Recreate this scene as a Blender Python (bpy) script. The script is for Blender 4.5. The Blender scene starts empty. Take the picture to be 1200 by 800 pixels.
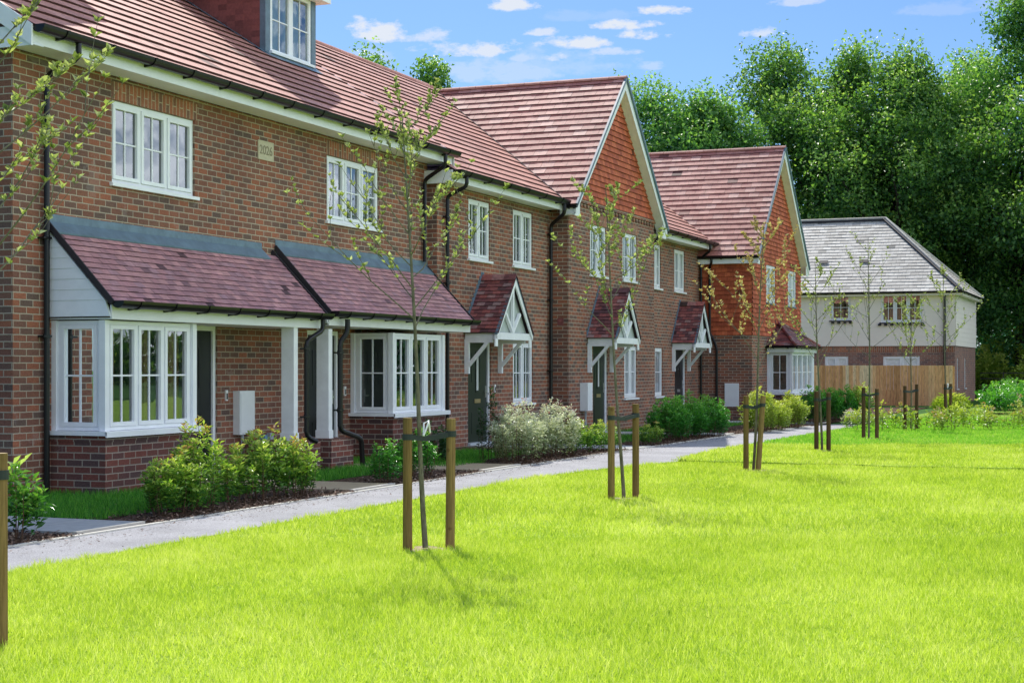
import bpy, math, random
import numpy as np
from mathutils import Vector
random.seed(7); RNG = np.random.default_rng(11)
SC = bpy.context.scene
COL = SC.collection
R = math.radians
SUN_AZ, SUN_EL = R(33), R(49)          # azimuth measured from +X towards +Y

# ------------------------------------------------------------------ materials
class NT:
    def __init__(s, name, world=False):
        if world:
            s.m = bpy.data.worlds.new(name)
        else:
            s.m = bpy.data.materials.new(name)
        s.m.use_nodes = True
        s.t = s.m.node_tree
        s.t.nodes.clear()
    def n(s, typ, **kw):
        nd = s.t.nodes.new(typ)
        for k, v in kw.items():
            if k.startswith('i_'):
                nd.inputs[k[2:].replace('_', ' ')].default_value = v
            else:
                setattr(nd, k, v)
        return nd
    def l(s, a, b): s.t.links.new(a, b)
    def put(s, sock, v):
        if isinstance(v, (int, float, tuple, list)): sock.default_value = v
        else: s.l(v, sock)
    def m_(s, op, a, b=None, c=None, clamp=False):
        nd = s.n('ShaderNodeMath', operation=op, use_clamp=clamp)
        s.put(nd.inputs[0], a)
        if b is not None: s.put(nd.inputs[1], b)
        if c is not None: s.put(nd.inputs[2], c)
        return nd.outputs[0]
    def mix(s, f, a, b, blend='MIX'):
        nd = s.n('ShaderNodeMix', data_type='RGBA', blend_type=blend)
        s.put(nd.inputs[0], f); s.put(nd.inputs[6], a); s.put(nd.inputs[7], b)
        return nd.outputs[2]
    def ramp(s, f, stops, interp='LINEAR'):
        nd = s.n('ShaderNodeValToRGB'); cr = nd.color_ramp; cr.interpolation = interp
        while len(cr.elements) < len(stops): cr.elements.new(0.5)
        for e, (p, c) in zip(cr.elements, stops):
            e.position = p; e.color = (c[0], c[1], c[2], 1)
        s.put(nd.inputs[0], f)
        return nd.outputs[0]
    def noise(s, scale, vec=None, detail=4, rough=.6):
        nd = s.n('ShaderNodeTexNoise'); nd.inputs['Scale'].default_value = scale
        nd.inputs['Detail'].default_value = detail; nd.inputs['Roughness'].default_value = rough
        if vec is not None: s.l(vec, nd.inputs['Vector'])
        return nd.outputs['Fac']
    def geo(s): return s.n('ShaderNodeNewGeometry').outputs['Position']
    def rnd(s): return s.n('ShaderNodeAttribute', attribute_name='rnd').outputs['Fac']
    def bump(s, h, strength=.4, dist=.01):
        nd = s.n('ShaderNodeBump'); nd.inputs['Strength'].default_value = strength
        nd.inputs['Distance'].default_value = dist; s.l(h, nd.inputs['Height'])
        return nd.outputs[0]
    def out(s, sh): s.l(sh, s.n('ShaderNodeOutputMaterial').outputs[0]); return s.m
    def bsdf(s, col, rough=.7, spec=.3, normal=None, metal=0.):
        b = s.n('ShaderNodeBsdfPrincipled')
        s.put(b.inputs['Base Color'], col if not isinstance(col, tuple) else (col[0], col[1], col[2], 1))
        s.put(b.inputs['Roughness'], rough)
        b.inputs['Specular IOR Level'].default_value = spec
        b.inputs['Metallic'].default_value = metal
        if normal is not None: s.l(normal, b.inputs['Normal'])
        return b.outputs[0]
    def fin(s, sh):
        o = s.n('ShaderNodeOutputMaterial'); s.l(sh, o.inputs[0]); return s.m

def brick_mat(name, pal, mortar, bw=.232, ch=.081, mo=.0125, dark=1.0):
    t = NT(name)
    uv = t.n('ShaderNodeUVMap').outputs[0]
    sp = t.n('ShaderNodeSeparateXYZ'); t.l(uv, sp.inputs[0])
    wob = t.noise(9, uv, 2)
    u = sp.outputs[0]; v = t.m_('ADD', sp.outputs[1], t.m_('MULTIPLY', t.m_('SUBTRACT', wob, .5), .008))
    r = t.m_('DIVIDE', v, ch); row = t.m_('FLOOR', r); fv = t.m_('FRACT', r)
    par = t.m_('MULTIPLY', t.m_('FLOORED_MODULO', row, 2.), .5)
    uu = t.m_('ADD', t.m_('DIVIDE', u, bw), par); col = t.m_('FLOOR', uu); fu = t.m_('FRACT', uu)
    du = t.m_('MULTIPLY', t.m_('MINIMUM', fu, t.m_('SUBTRACT', 1., fu)), bw)
    dv = t.m_('MULTIPLY', t.m_('MINIMUM', fv, t.m_('SUBTRACT', 1., fv)), ch)
    dmin = t.m_('MINIMUM', du, dv)
    mr = t.n('ShaderNodeMapRange', interpolation_type='SMOOTHSTEP'); t.l(dmin, mr.inputs[0])
    mr.inputs[1].default_value = mo * .35; mr.inputs[2].default_value = mo * .75
    face = mr.outputs[0]
    cb = t.n('ShaderNodeCombineXYZ'); t.l(col, cb.inputs[0]); t.l(row, cb.inputs[1])
    wn = t.n('ShaderNodeTexWhiteNoise', noise_dimensions='2D'); t.l(cb.outputs[0], wn.inputs[0])
    n = len(pal)
    bc = t.ramp(wn.outputs[0], [(i / n, c) for i, c in enumerate(pal)], 'CONSTANT')
    fine = t.noise(45, uv, 5, .7)
    bc = t.mix(1., bc, t.ramp(fine, [(.3, (.68, .66, .66)), (.7, (1.25, 1.25, 1.25))]), 'MULTIPLY')
    big = t.noise(.9, t.geo(), 4, .6)
    mc = t.mix(1., (*mortar, 1), t.ramp(fine, [(.3, (.75, .75, .75)), (.7, (1.15, 1.15, 1.15))]), 'MULTIPLY')
    c = t.mix(face, mc, bc)
    c = t.mix(1., c, t.ramp(big, [(.32, (.80 * dark, .78 * dark, .80 * dark)), (.68, (1.15 * dark, 1.13 * dark, 1.1 * dark))]), 'MULTIPLY')
    # pale efflorescence patches
    ef = t.noise(1.7, t.geo(), 6, .7)
    c = t.mix(t.m_('MULTIPLY', t.m_('GREATER_THAN', ef, .63), .10), c, (.6, .58, .54, 1))
    h = t.m_('ADD', t.m_('MULTIPLY', face, 1.), t.m_('MULTIPLY', fine, .35))
    return t.fin(t.bsdf(c, .85, .25, t.bump(h, .55, .006)))

def rnd_mat(name, stops, rough=.75, spec=.3, fine=30., fa=.25, big=.6, bumpd=.004, streak=False):
    t = NT(name); p = t.geo()
    c = t.ramp(t.rnd(), stops)
    f = t.noise(fine, p, 5, .65)
    c = t.mix(1., c, t.ramp(f, [(.3, (1 - fa,) * 3), (.7, (1 + fa,) * 3)]), 'MULTIPLY')
    b = t.noise(big, p, 3)
    c = t.mix(1., c, t.ramp(b, [(.3, (.84,) * 3), (.7, (1.12,) * 3)]), 'MULTIPLY')
    return t.fin(t.bsdf(c, rough, spec, t.bump(f, .5, bumpd)))

def plain(name, col, rough=.5, spec=.4, fa=.06, fine=12., bumpd=.0015, metal=0.):
    t = NT(name); p = t.geo(); f = t.noise(fine, p, 5, .65)
    c = t.mix(1., (*col, 1), t.ramp(f, [(.3, (1 - fa,) * 3), (.7, (1 + fa,) * 3)]), 'MULTIPLY')
    return t.fin(t.bsdf(c, rough, spec, t.bump(f, .3, bumpd), metal))

def leaf_mat(name, stops, trans=.35, rough=.5, spec=.35, tcol=(1.2, 1.35, .5)):
    t = NT(name); c = t.ramp(t.rnd(), stops)
    d = t.bsdf(c, rough, spec)
    tr = t.n('ShaderNodeBsdfTranslucent'); t.l(t.mix(1., c, (*tcol, 1), 'MULTIPLY'), tr.inputs[0])
    mx = t.n('ShaderNodeMixShader'); mx.inputs[0].default_value = trans
    t.l(d, mx.inputs[1]); t.l(tr.outputs[0], mx.inputs[2])
    return t.fin(mx.outputs[0])

M = {}
M['brick'] = brick_mat('red_multi_brick', [(.30, .125, .080), (.215, .110, .080), (.355, .135, .080), (.185, .108, .084), (.265, .118, .080), (.225, .105, .075), (.325, .125, .074), (.250, .112, .075), (.150, .100, .082)], (.46, .39, .30))
M['brick_plinth'] = brick_mat('dark_plinth_brick', [(.215, .075, .058), (.145, .068, .062), (.20, .078, .060), (.115, .070, .068), (.17, .066, .055)], (.38, .32, .265))
M['brick_red'] = brick_mat('orange_soldier_brick', [(0.400, 0.156, 0.092), (0.300, 0.138, 0.092), (0.438, 0.162, 0.092), (0.237, 0.126, 0.092)], (0.525, 0.432, 0.322))
M['brick_far'] = brick_mat('brown_brick', [(.30, .15, .12), (.22, .125, .11), (.33, .16, .12)], (.42, .36, .31))
M['tile'] = rnd_mat('pink_red_roof_tile', [(0, (.07, .028, .024)), (.02, (.46, .21, .165)), (.5, (.53, .255, .20)), (1, (.59, .305, .245))], .65, .3, 25, .14)
M['tile_sand'] = rnd_mat('mottled_roof_tile', [(0, (.085, .03, .027)), (.02, (.44, .175, .140)), (.5, (.50, .215, .172)), (.8, (.56, .27, .215)), (1, (.64, .37, .305))], .65, .3, 9, .2)
M['tile_canopy'] = rnd_mat('canopy_tile', [(0, (.07, .03, .035)), (.02, (.33, .175, .195)), (.4, (.44, .215, .225)), (.8, (.52, .27, .265)), (1, (.37, .21, .24))], .55, .4, 9, .22)
M['tile_clay'] = rnd_mat('porch_clay_tile', [(0, (0.046, 0.023, 0.023)), (.02, (0.103, 0.048, 0.057)), (.45, (0.230, 0.069, 0.069)), (.8, (0.333, 0.098, 0.086)), (1, (0.310, 0.207, 0.201))], .5, .5, 14, .4)
M['tile_hung'] = rnd_mat('orange_hung_tile', [(0, (.13, .028, .015)), (.02, (.36, .076, .036)), (.6, (.53, .120, .050)), (1, (.63, .165, .07))], .7, .3, 20, .24)
M['slate'] = rnd_mat('grey_slate', [(0, (.10, .10, .095)), (.02, (.45, .415, .36)), (.5, (.57, .53, .465)), (1, (.67, .63, .555))], .6, .3, 6, .2)
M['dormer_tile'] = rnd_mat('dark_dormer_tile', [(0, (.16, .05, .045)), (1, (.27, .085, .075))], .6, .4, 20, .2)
M['white'] = plain('white_upvc', (.88, .90, .93), .35, .5, .05, 3)
M['white_paint'] = plain('white_painted_wood', (.87, .89, .91), .45, .4, .07, 5)
M['board'] = plain('white_boarding', (.82, .86, .92), .5, .4, .05, 5)
M['board_far'] = plain('cream_boarding', (.93, .83, .75), .6, .3, .03, 2)
M['black'] = plain('black_plastic', (.008, .008, .009), .3, .4, .1, 20)
M['lead'] = plain('lead_flashing', (.12, .19, .25), .45, .5, .25, 5)
M['dark_edge'] = plain('dark_verge', (.035, .03, .035), .6, .3, .2, 20)
M['door_green'] = plain('dark_green_door', (.018, .026, .020), .35, .4, .05, 10)
M['door_black'] = plain('black_door', (.006, .009, .011), .35, .4, .05, 10)
M['brass'] = plain('brass', (.60, .45, .26), .3, .5, .05, 10, .0005, .7)
M['steel'] = plain('steel', (.6, .6, .6), .3, .5, .05, 10, .0005, .8)
M['stone'] = plain('carved_stone', (.58, .52, .38), .85, .2, .08, 30, .003)
M['stone_dark'] = plain('carved_shadow', (.30, .26, .18), .9, .1, .08, 30)
M['meter'] = plain('meter_box_plastic', (.84, .87, .88), .45, .4, .04, 5)
M['blue_pipe'] = plain('blue_pipe', (.16, .36, .50), .45, .4, .08, 12)
M['grey_plastic'] = plain('grey_plastic', (.45, .50, .54), .5, .4, .05, 12)
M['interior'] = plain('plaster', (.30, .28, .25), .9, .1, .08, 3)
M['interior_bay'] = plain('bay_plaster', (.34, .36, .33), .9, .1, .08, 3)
M['curtain'] = plain('orange_beige_blind', (.52, .33, .22), .9, .1, .2, 30)
M['curtain_pale'] = plain('pale_blind', (.60, .62, .60), .9, .1, .1, 30)
M['film'] = plain('protective_film', (.75, .76, .78), .3, .5, .14, 14)
M['infill'] = plain('porch_infill', (.45, .50, .48), .7, .2, .08, 6)
M['soil'] = plain('dry_soil', (.42, .33, .22), .95, .1, .35, 35, .01)
M['belt'] = plain('rubber_belt', (.035, .045, .045), .6, .3, .1, 30)
M['label'] = plain('white_tag', (.85, .85, .85), .5, .3, .03, 30)

def glass_mat():
    t = NT('window_glass')
    lw = t.n('ShaderNodeFresnel'); lw.inputs[0].default_value = 1.75
    f = t.m_('MINIMUM', t.m_('ADD', t.m_('MULTIPLY', lw.outputs[0], 1.9), .04), 1.)
    g = t.n('ShaderNodeBsdfGlossy'); g.inputs['Roughness'].default_value = .004
    g.inputs[0].default_value = (.93, .97, 1, 1)
    nz = t.noise(1.6, t.geo(), 2)
    t.l(t.bump(nz, .07, .04), g.inputs['Normal'])
    tr = t.n('ShaderNodeBsdfTransparent'); tr.inputs[0].default_value = (.80, .88, .84, 1)
    mx = t.n('ShaderNodeMixShader'); t.l(f, mx.inputs[0]); t.l(tr.outputs[0], mx.inputs[1]); t.l(g.outputs[0], mx.inputs[2])
    return t.fin(mx.outputs[0])
M['glass'] = glass_mat()

def wood_mat(name, stops, sx=14.):
    t = NT(name); p = t.geo()
    mp = t.n('ShaderNodeMapping'); mp.inputs['Scale'].default_value = (sx, sx, 1.2); t.l(p, mp.inputs[0])
    g = t.noise(3.5, mp.outputs[0], 6, .6)
    c = t.ramp(t.rnd(), stops)
    c = t.mix(1., c, t.ramp(g, [(.3, (.62, .58, .52)), (.55, (1., 1., 1.)), (.75, (1.25, 1.22, 1.15))]), 'MULTIPLY')
    kn = t.n('ShaderNodeTexVoronoi'); kn.inputs['Scale'].default_value = 5.; t.l(p, kn.inputs['Vector'])
    k = t.m_('LESS_THAN', kn.outputs['Distance'], .10)
    c = t.mix(t.m_('MULTIPLY', k, .55), c, (.12, .05, .02, 1))
    return t.fin(t.bsdf(c, .8, .2, t.bump(g, .5, .004)))
M['fence'] = wood_mat('new_fence_wood', [(0, (.52, .26, .11)), (.4, (.80, .43, .20)), (.8, (.92, .58, .30)), (1, (.94, .74, .48))], 9)
M['stake'] = wood_mat('stake_wood', [(0, (.20, .125, .045)), (1, (.29, .185, .075))], 22)
M['stake_end'] = plain('sawn_stake_top', (.50, .38, .20), .85, .2, .15, 60)
M['stake_dark'] = wood_mat('dark_stake_wood', [(0, (.10, .055, .03)), (1, (.155, .09, .045))], 22)

def bark_mat(name, c0, c1):
    t = NT(name); p = t.geo()
    mp = t.n('ShaderNodeMapping'); mp.inputs['Scale'].default_value = (1, 1, .35); t.l(p, mp.inputs[0])
    g = t.noise(28, mp.outputs[0], 6, .7)
    return t.fin(t.bsdf(t.ramp(g, [(.3, c0), (.7, c1)]), .85, .2, t.bump(g, .6, .004)))
M['bark'] = bark_mat('young_bark', (.085, .075, .05), (.25, .23, .17))
M['bark_big'] = bark_mat('oak_bark', (.025, .022, .018), (.08, .07, .055))
M['stem'] = bark_mat('shrub_stem', (.07, .04, .025), (.18, .10, .06))

M['leaf_young'] = leaf_mat('spring_leaf', [(0, (.12, .17, .05)), (.5, (.34, .38, .16)), (1, (.74, .72, .48))], .35)
M['leaf_red'] = leaf_mat('bronze_spring_leaf', [(0, (.30, .20, .11)), (.4, (.52, .42, .21)), (1, (.76, .68, .42))], .35, tcol=(1.2, 1.1, .6))
M['leaf_glossy'] = leaf_mat('glossy_laurel_leaf', [(0, (.02, .085, .02)), (.45, (.08, .26, .04)), (.75, (.26, .50, .08)), (1, (.66, .78, .22))], .3, .25, .7)
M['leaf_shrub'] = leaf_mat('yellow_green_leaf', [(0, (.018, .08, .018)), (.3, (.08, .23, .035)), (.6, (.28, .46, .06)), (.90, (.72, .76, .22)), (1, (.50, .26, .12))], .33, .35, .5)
M['leaf_silver'] = leaf_mat('silver_variegated_leaf', [(0, (.10, .18, .06)), (.3, (.28, .36, .17)), (.6, (.62, .66, .48)), (.93, (.86, .86, .74)), (1, (.56, .30, .30))], .3, .4, .4, (1.1, 1.15, .75))
M['leaf_dark'] = leaf_mat('dark_evergreen_leaf', [(0, (.008, .035, .012)), (.7, (.03, .10, .025)), (1, (.10, .22, .04))], .2, .3, .5)
M['leaf_hedge'] = leaf_mat('rich_green_leaf', [(0, (.015, .085, .015)), (.4, (.05, .24, .035)), (.75, (.14, .42, .06)), (1, (.34, .60, .12))], .3, .3, .45)
M['leaf_lime'] = leaf_mat('lime_green_leaf', [(0, (.08, .17, .02)), (.4, (.27, .38, .05)), (.8, (.52, .58, .12)), (1, (.68, .66, .22))], .35, .4, .4)
M['leaf_mixed'] = leaf_mat('mixed_low_leaf', [(0, (.06, .14, .02)), (.4, (.22, .34, .06)), (.7, (.48, .50, .16)), (.88, (.42, .20, .13)), (1, (.58, .42, .40))], .35, .4, .4)
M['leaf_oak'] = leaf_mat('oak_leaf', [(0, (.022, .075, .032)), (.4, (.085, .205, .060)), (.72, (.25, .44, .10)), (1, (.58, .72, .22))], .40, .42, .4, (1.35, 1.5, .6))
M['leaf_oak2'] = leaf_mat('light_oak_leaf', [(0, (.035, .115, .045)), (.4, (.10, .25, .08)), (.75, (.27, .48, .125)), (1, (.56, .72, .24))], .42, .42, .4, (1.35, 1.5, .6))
M['leaf_wood'] = leaf_mat('woodland_leaf', [(0, (.03, .13, .10)), (.6, (.07, .27, .17)), (.9, (.20, .48, .16)), (1, (.65, .82, .18))], .35, .5, .3)
M['grass'] = leaf_mat('lawn_blade', [(0, (.09, .24, .02)), (.35, (.375, .55, .045)), (.7, (.71, .84, .10)), (1, (.92, .95, .38))], .42, .45, .35, (1.0, 1.0, .6))
M['grass_far'] = leaf_mat('far_lawn_blade', [(0, (.09, .30, .02)), (.5, (.25, .60, .04)), (1, (.60, .82, .12))], .42, .5, .25, (1.0, 1.0, .8))
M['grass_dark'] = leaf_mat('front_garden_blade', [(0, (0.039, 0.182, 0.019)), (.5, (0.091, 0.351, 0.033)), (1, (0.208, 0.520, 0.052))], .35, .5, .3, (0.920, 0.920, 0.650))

def lawn_ground():
    t = NT('lawn_soil'); p = t.geo()
    n1 = t.noise(18, p, 6, .7); n2 = t.noise(.5, p, 4)
    c = t.ramp(n1, [(.25, (.14, .22, .02)), (.5, (.30, .44, .05)), (.75, (.52, .64, .11))])
    sp = t.n('ShaderNodeSeparateXYZ'); t.l(p, sp.inputs[0])
    mr = t.n('ShaderNodeMapRange', interpolation_type='SMOOTHSTEP'); t.l(sp.outputs[0], mr.inputs[0])
    mr.inputs[1].default_value = 27.; mr.inputs[2].default_value = 30.5
    c2 = t.ramp(n1, [(.25, (.12, .24, .02)), (.75, (.34, .52, .07))])
    c = t.mix(mr.outputs[0], c, c2)
    c = t.mix(1., c, t.ramp(n2, [(.3, (.85,) * 3), (.7, (1.12,) * 3)]), 'MULTIPLY')
    return t.fin(t.bsdf(c, .9, .1, t.bump(n1, .6, .02)))
M['lawn'] = lawn_ground()
def ground_far():
    t = NT('field'); p = t.geo(); n1 = t.noise(1.3, p, 6, .7)
    return t.fin(t.bsdf(t.ramp(n1, [(.3, (.03, .09, .015)), (.7, (.07, .17, .03))]), .95, .1))
M['field'] = ground_far()
def mulch():
    t = NT('mulch_soil'); p = t.geo()
    v = t.n('ShaderNodeTexVoronoi'); v.inputs['Scale'].default_value = 45.; t.l(p, v.inputs['Vector'])
    n = t.noise(14, p, 5)
    c = t.ramp(v.outputs['Color'], [(.1, (.05, .028, .02)), (.5, (.12, .075, .05)), (.9, (.24, .16, .12))])
    return t.fin(t.bsdf(c, .95, .1, t.bump(t.m_('ADD', v.outputs['Distance'], n), .8, .03)))
M['mulch'] = mulch()
M['chip'] = rnd_mat('bark_chip', [(0, (.05, .028, .02)), (.5, (.16, .10, .07)), (.9, (.32, .22, .17)), (1, (.50, .40, .33))], .9, .15, 40, .3)
def asphalt():
    t = NT('pale_asphalt'); p = t.geo()
    n = t.noise(160, p, 3, .8); b = t.noise(1.1, p, 5)
    v = t.n('ShaderNodeTexVoronoi'); v.inputs['Scale'].default_value = 90.; t.l(p, v.inputs['Vector'])
    c = t.ramp(t.m_('MULTIPLY_ADD', v.outputs['Distance'], .7, t.m_('MULTIPLY', n, .5)), [(.2, (.17, .165, .17)), (.5, (.33, .325, .34)), (.85, (.52, .51, .52))])
    c = t.mix(1., c, t.ramp(b, [(.3, (.80,) * 3), (.7, (1.12,) * 3)]), 'MULTIPLY')
    st = t.noise(3.3, p, 6, .75); c = t.mix(t.m_('MULTIPLY', t.m_('MAXIMUM', t.m_('SUBTRACT', st, .56), 0.), 2.4), c, (.16, .14, .11, 1))
    return t.fin(t.bsdf(c, .9, .25, t.bump(n, .7, .006)))
M['asphalt'] = asphalt()
M['slab'] = plain('concrete_slab', (.42, .43, .42), .85, .2, .12, 8, .003)
M['slab_buff'] = plain('buff_slab', (.46, .37, .24), .85, .2, .14, 8, .003)
M['kerb'] = plain('pale_edging', (.62, .59, .52), .85, .2, .12, 18, .003)

# ------------------------------------------------------------------ mesh builders
def wloc(o):
    v = Vector((0, 0, 0))
    while o is not None:
        v += o.location; o = o.parent
    return v
def link(o, parent=None):
    COL.objects.link(o)
    if parent is not None: o.parent = parent
    return o
def tag(o, label=None, cat=None, group=None, kind=None):
    if label: o['label'] = label
    if cat: o['category'] = cat
    if group: o['group'] = group
    if kind: o['kind'] = kind
    return o
def thing(name, loc, label, cat, group=None):
    o = bpy.data.objects.new(name, None); o.empty_display_size = .2
    o.location = loc; link(o); return tag(o, label, cat, group)

class MB:
    def __init__(s): s.v = []; s.f = []; s.uv = []; s.r = []; s.mi = []; s.cur = 0
    def face(s, pts, uv=None, r=None):
        b = len(s.v); s.v += [tuple(p) for p in pts]; s.f.append(tuple(range(b, b + len(pts))))
        if uv is None:
            a, c, d = Vector(pts[0]), Vector(pts[1]), Vector(pts[2]); n = (c - a).cross(d - a)
            ax = max(range(3), key=lambda i: abs(n[i]))
            uv = [((p[1], p[2]) if ax == 0 else (p[0], p[2]) if ax == 1 else (p[0], p[1])) for p in pts]
        s.uv += uv; s.r.append(random.random() if r is None else r); s.mi.append(s.cur)
    def box(s, x0, x1, y0, y1, z0, z1, r=None):
        if r is None: r = random.random()
        if x0 > x1: x0, x1 = x1, x0
        if y0 > y1: y0, y1 = y1, y0
        p = lambda i, j, k: ((x0, x1)[i], (y0, y1)[j], (z0, z1)[k])
        for q in (((0,0,0),(1,0,0),(1,0,1),(0,0,1)), ((1,1,0),(0,1,0),(0,1,1),(1,1,1)), ((0,1,0),(0,0,0),(0,0,1),(0,1,1)),
                  ((1,0,0),(1,1,0),(1,1,1),(1,0,1)), ((0,0,1),(1,0,1),(1,1,1),(0,1,1)), ((0,1,0),(1,1,0),(1,0,0),(0,0,0))):
            s.face([p(*c) for c in q], None, r)
    def prism(s, poly, w0, w1, r=None):
        """poly: list of 3-D points, w0/w1: offset vectors"""
        a = [Vector(p) + Vector(w0) for p in poly]; b = [Vector(p) + Vector(w1) for p in poly]
        if r is None: r = random.random()
        s.face(a, None, r); s.face(b[::-1], None, r)
        n = len(a)
        for i in range(n): s.face([a[i], b[i], b[(i + 1) % n], a[(i + 1) % n]], None, r)
    def beam(s, a, b, w, d, side=None, r=None):
        """rectangular bar from a to b; side = direction of width w"""
        a, b = Vector(a), Vector(b); t = (b - a).normalized()
        sd = Vector(side) if side is not None else (Vector((0, 0, 1)) if abs(t.z) < .9 else Vector((1, 0, 0)))
        sd = (sd - t * sd.dot(t)).normalized(); u = t.cross(sd)
        pr = [a + sd * w / 2 * i + u * d / 2 * j for i, j in ((-1,-1),(1,-1),(1,1),(-1,1))]
        s.prism(pr, (0, 0, 0), b - a, r)
    def tube(s, pts, rad, n=8, cap=True, half=False, r=None):
        pts = [Vector(p) for p in pts]; rings = []
        if not isinstance(rad, (list, tuple)): rad = [rad] * len(pts)
        ref = None
        for i, p in enumerate(pts):
            t = (pts[min(i + 1, len(pts) - 1)] - pts[max(i - 1, 0)]).normalized()
            if ref is None: ref = Vector((0, 0, 1)) if abs(t.z) < .8 else Vector((1, 0, 0))
            e1 = (ref - t * ref.dot(t)).normalized(); e2 = t.cross(e1); ref = e1
            rings.append([p + e1 * math.cos(2 * math.pi * k / n) * rad[i] + e2 * math.sin(2 * math.pi * k / n) * rad[i] for k in range(n)])
        if r is None: r = random.random()
        for i in range(len(rings) - 1):
            for k in range(n):
                k2 = (k + 1) % n
                s.face([rings[i][k], rings[i][k2], rings[i + 1][k2], rings[i + 1][k]], None, r)
        if cap:
            s.face(rings[0][::-1], None, r); s.face(rings[-1], None, r)
    def build(s, name, mat, parent=None, smooth=False, loc=None):
        me = bpy.data.meshes.new(name)
        off = wloc(parent) if parent is not None else (Vector(loc) if loc is not None else Vector((0, 0, 0)))
        me.from_pydata([(x - off.x, y - off.y, z - off.z) for x, y, z in s.v], [], s.f)
        ul = me.uv_layers.new(name='UVMap'); ul.data.foreach_set('uv', [c for p in s.uv for c in p])
        at = me.attributes.new('rnd', 'FLOAT', 'FACE'); at.data.foreach_set('value', s.r)
        mats = mat if isinstance(mat, (list, tuple)) else [mat]
        for m in mats: me.materials.append(M[m])
        if len(mats) > 1: me.polygons.foreach_set('material_index', s.mi)
        if smooth: me.polygons.foreach_set('use_smooth', [True] * len(s.f))
        me.update()
        o = bpy.data.objects.new(name, me); link(o, parent)
        if parent is None and loc is not None: o.location = loc
        return o

def leaves(name, base, axis, nrm, length, width, mat, parent=None, rnd=None, tri=False, loc=None, fold=.18):
    N = len(base)
    off = np.array(wloc(parent)) if parent is not None else (np.array(loc) if loc is not None else np.zeros(3))
    base = np.asarray(base) - off
    axis = axis / np.maximum(np.linalg.norm(axis, axis=1, keepdims=True), 1e-6)
    side = np.cross(axis, nrm); side /= np.maximum(np.linalg.norm(side, axis=1, keepdims=True), 1e-6)
    up = np.cross(side, axis)
    L = np.broadcast_to(np.asarray(length, float), (N,))[:, None]; W = np.broadcast_to(np.asarray(width, float), (N,))[:, None]
    if rnd is None: rnd = RNG.random(N)
    if tri:
        V = np.stack([base - side * W / 2, base + side * W / 2, base + axis * L], 1).reshape(-1, 3)
        F = np.arange(3 * N); nf = N; fr = rnd
    else:
        mid = base + axis * L * .45
        V = np.stack([base, mid - side * W / 2 + up * L * fold, base + axis * L - up * L * fold * .4, mid + side * W / 2 + up * L * fold], 1).reshape(-1, 3)
        i = np.arange(N) * 4
        F = np.stack([i, i + 1, i + 2, i, i + 2, i + 3], 1).reshape(-1); nf = 2 * N; fr = np.repeat(rnd, 2)
    me = bpy.data.meshes.new(name)
    me.vertices.add(len(V)); me.vertices.foreach_set('co', V.astype(np.float32).ravel())
    me.loops.add(len(F)); me.loops.foreach_set('vertex_index', F.astype(np.int32))
    me.polygons.add(nf); me.polygons.foreach_set('loop_start', (np.arange(nf) * 3).astype(np.int32))
    me.polygons.foreach_set('loop_total', np.full(nf, 3, np.int32))
    at = me.attributes.new('rnd', 'FLOAT', 'FACE'); at.data.foreach_set('value', fr.astype(np.float32))
    me.materials.append(M[mat]); me.update(calc_edges=True); me.validate()
    o = bpy.data.objects.new(name, me); link(o, parent)
    if parent is None and loc is not None: o.location = loc
    return o

# wall with openings.  axis 'y': plane Y=pos facing -Y;  axis 'x': plane X=pos facing -X
def mp(axis, pos):
    return (lambda a, d, z: (a, pos + d, z)) if axis == 'y' else (lambda a, d, z: (pos + d, a, z))
def wall(mb, axis, pos, a0, a1, z0, z1, holes=(), rev=.11):
    P = mp(axis, pos)
    A = sorted({a0, a1, *[h[0] for h in holes], *[h[1] for h in holes]}); A = [a for a in A if a0 <= a <= a1]
    Z = sorted({z0, z1, *[h[2] for h in holes], *[h[3] for h in holes]}); Z = [z for z in Z if z0 <= z <= z1]
    for i in range(len(A) - 1):
        for j in range(len(Z) - 1):
            ca, cz = (A[i] + A[i + 1]) / 2, (Z[j] + Z[j + 1]) / 2
            if any(h[0] < ca < h[1] and h[2] < cz < h[3] for h in holes): continue
            mb.face([P(A[i], 0, Z[j]), P(A[i + 1], 0, Z[j]), P(A[i + 1], 0, Z[j + 1]), P(A[i], 0, Z[j + 1])])
    for h in holes:
        b0, b1, c0, c1 = h
        mb.face([P(b0, 0, c0), P(b0, rev, c0), P(b0, rev, c1), P(b0, 0, c1)])
        mb.face([P(b1, 0, c0), P(b1, rev, c0), P(b1, rev, c1), P(b1, 0, c1)])
        mb.face([P(b0, 0, c1), P(b1, 0, c1), P(b1, rev, c1), P(b0, rev, c1)])
        mb.face([P(b0, 0, c0), P(b1, 0, c0), P(b1, rev, c0), P(b0, rev, c0)])
def abox(mb, axis, pos, a0, a1, d0, d1, z0, z1, r=None):
    p, q = mp(axis, pos)(a0, d0, z0), mp(axis, pos)(a1, d1, z1)
    mb.box(p[0], q[0], p[1], q[1], z0, z1, r)

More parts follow.
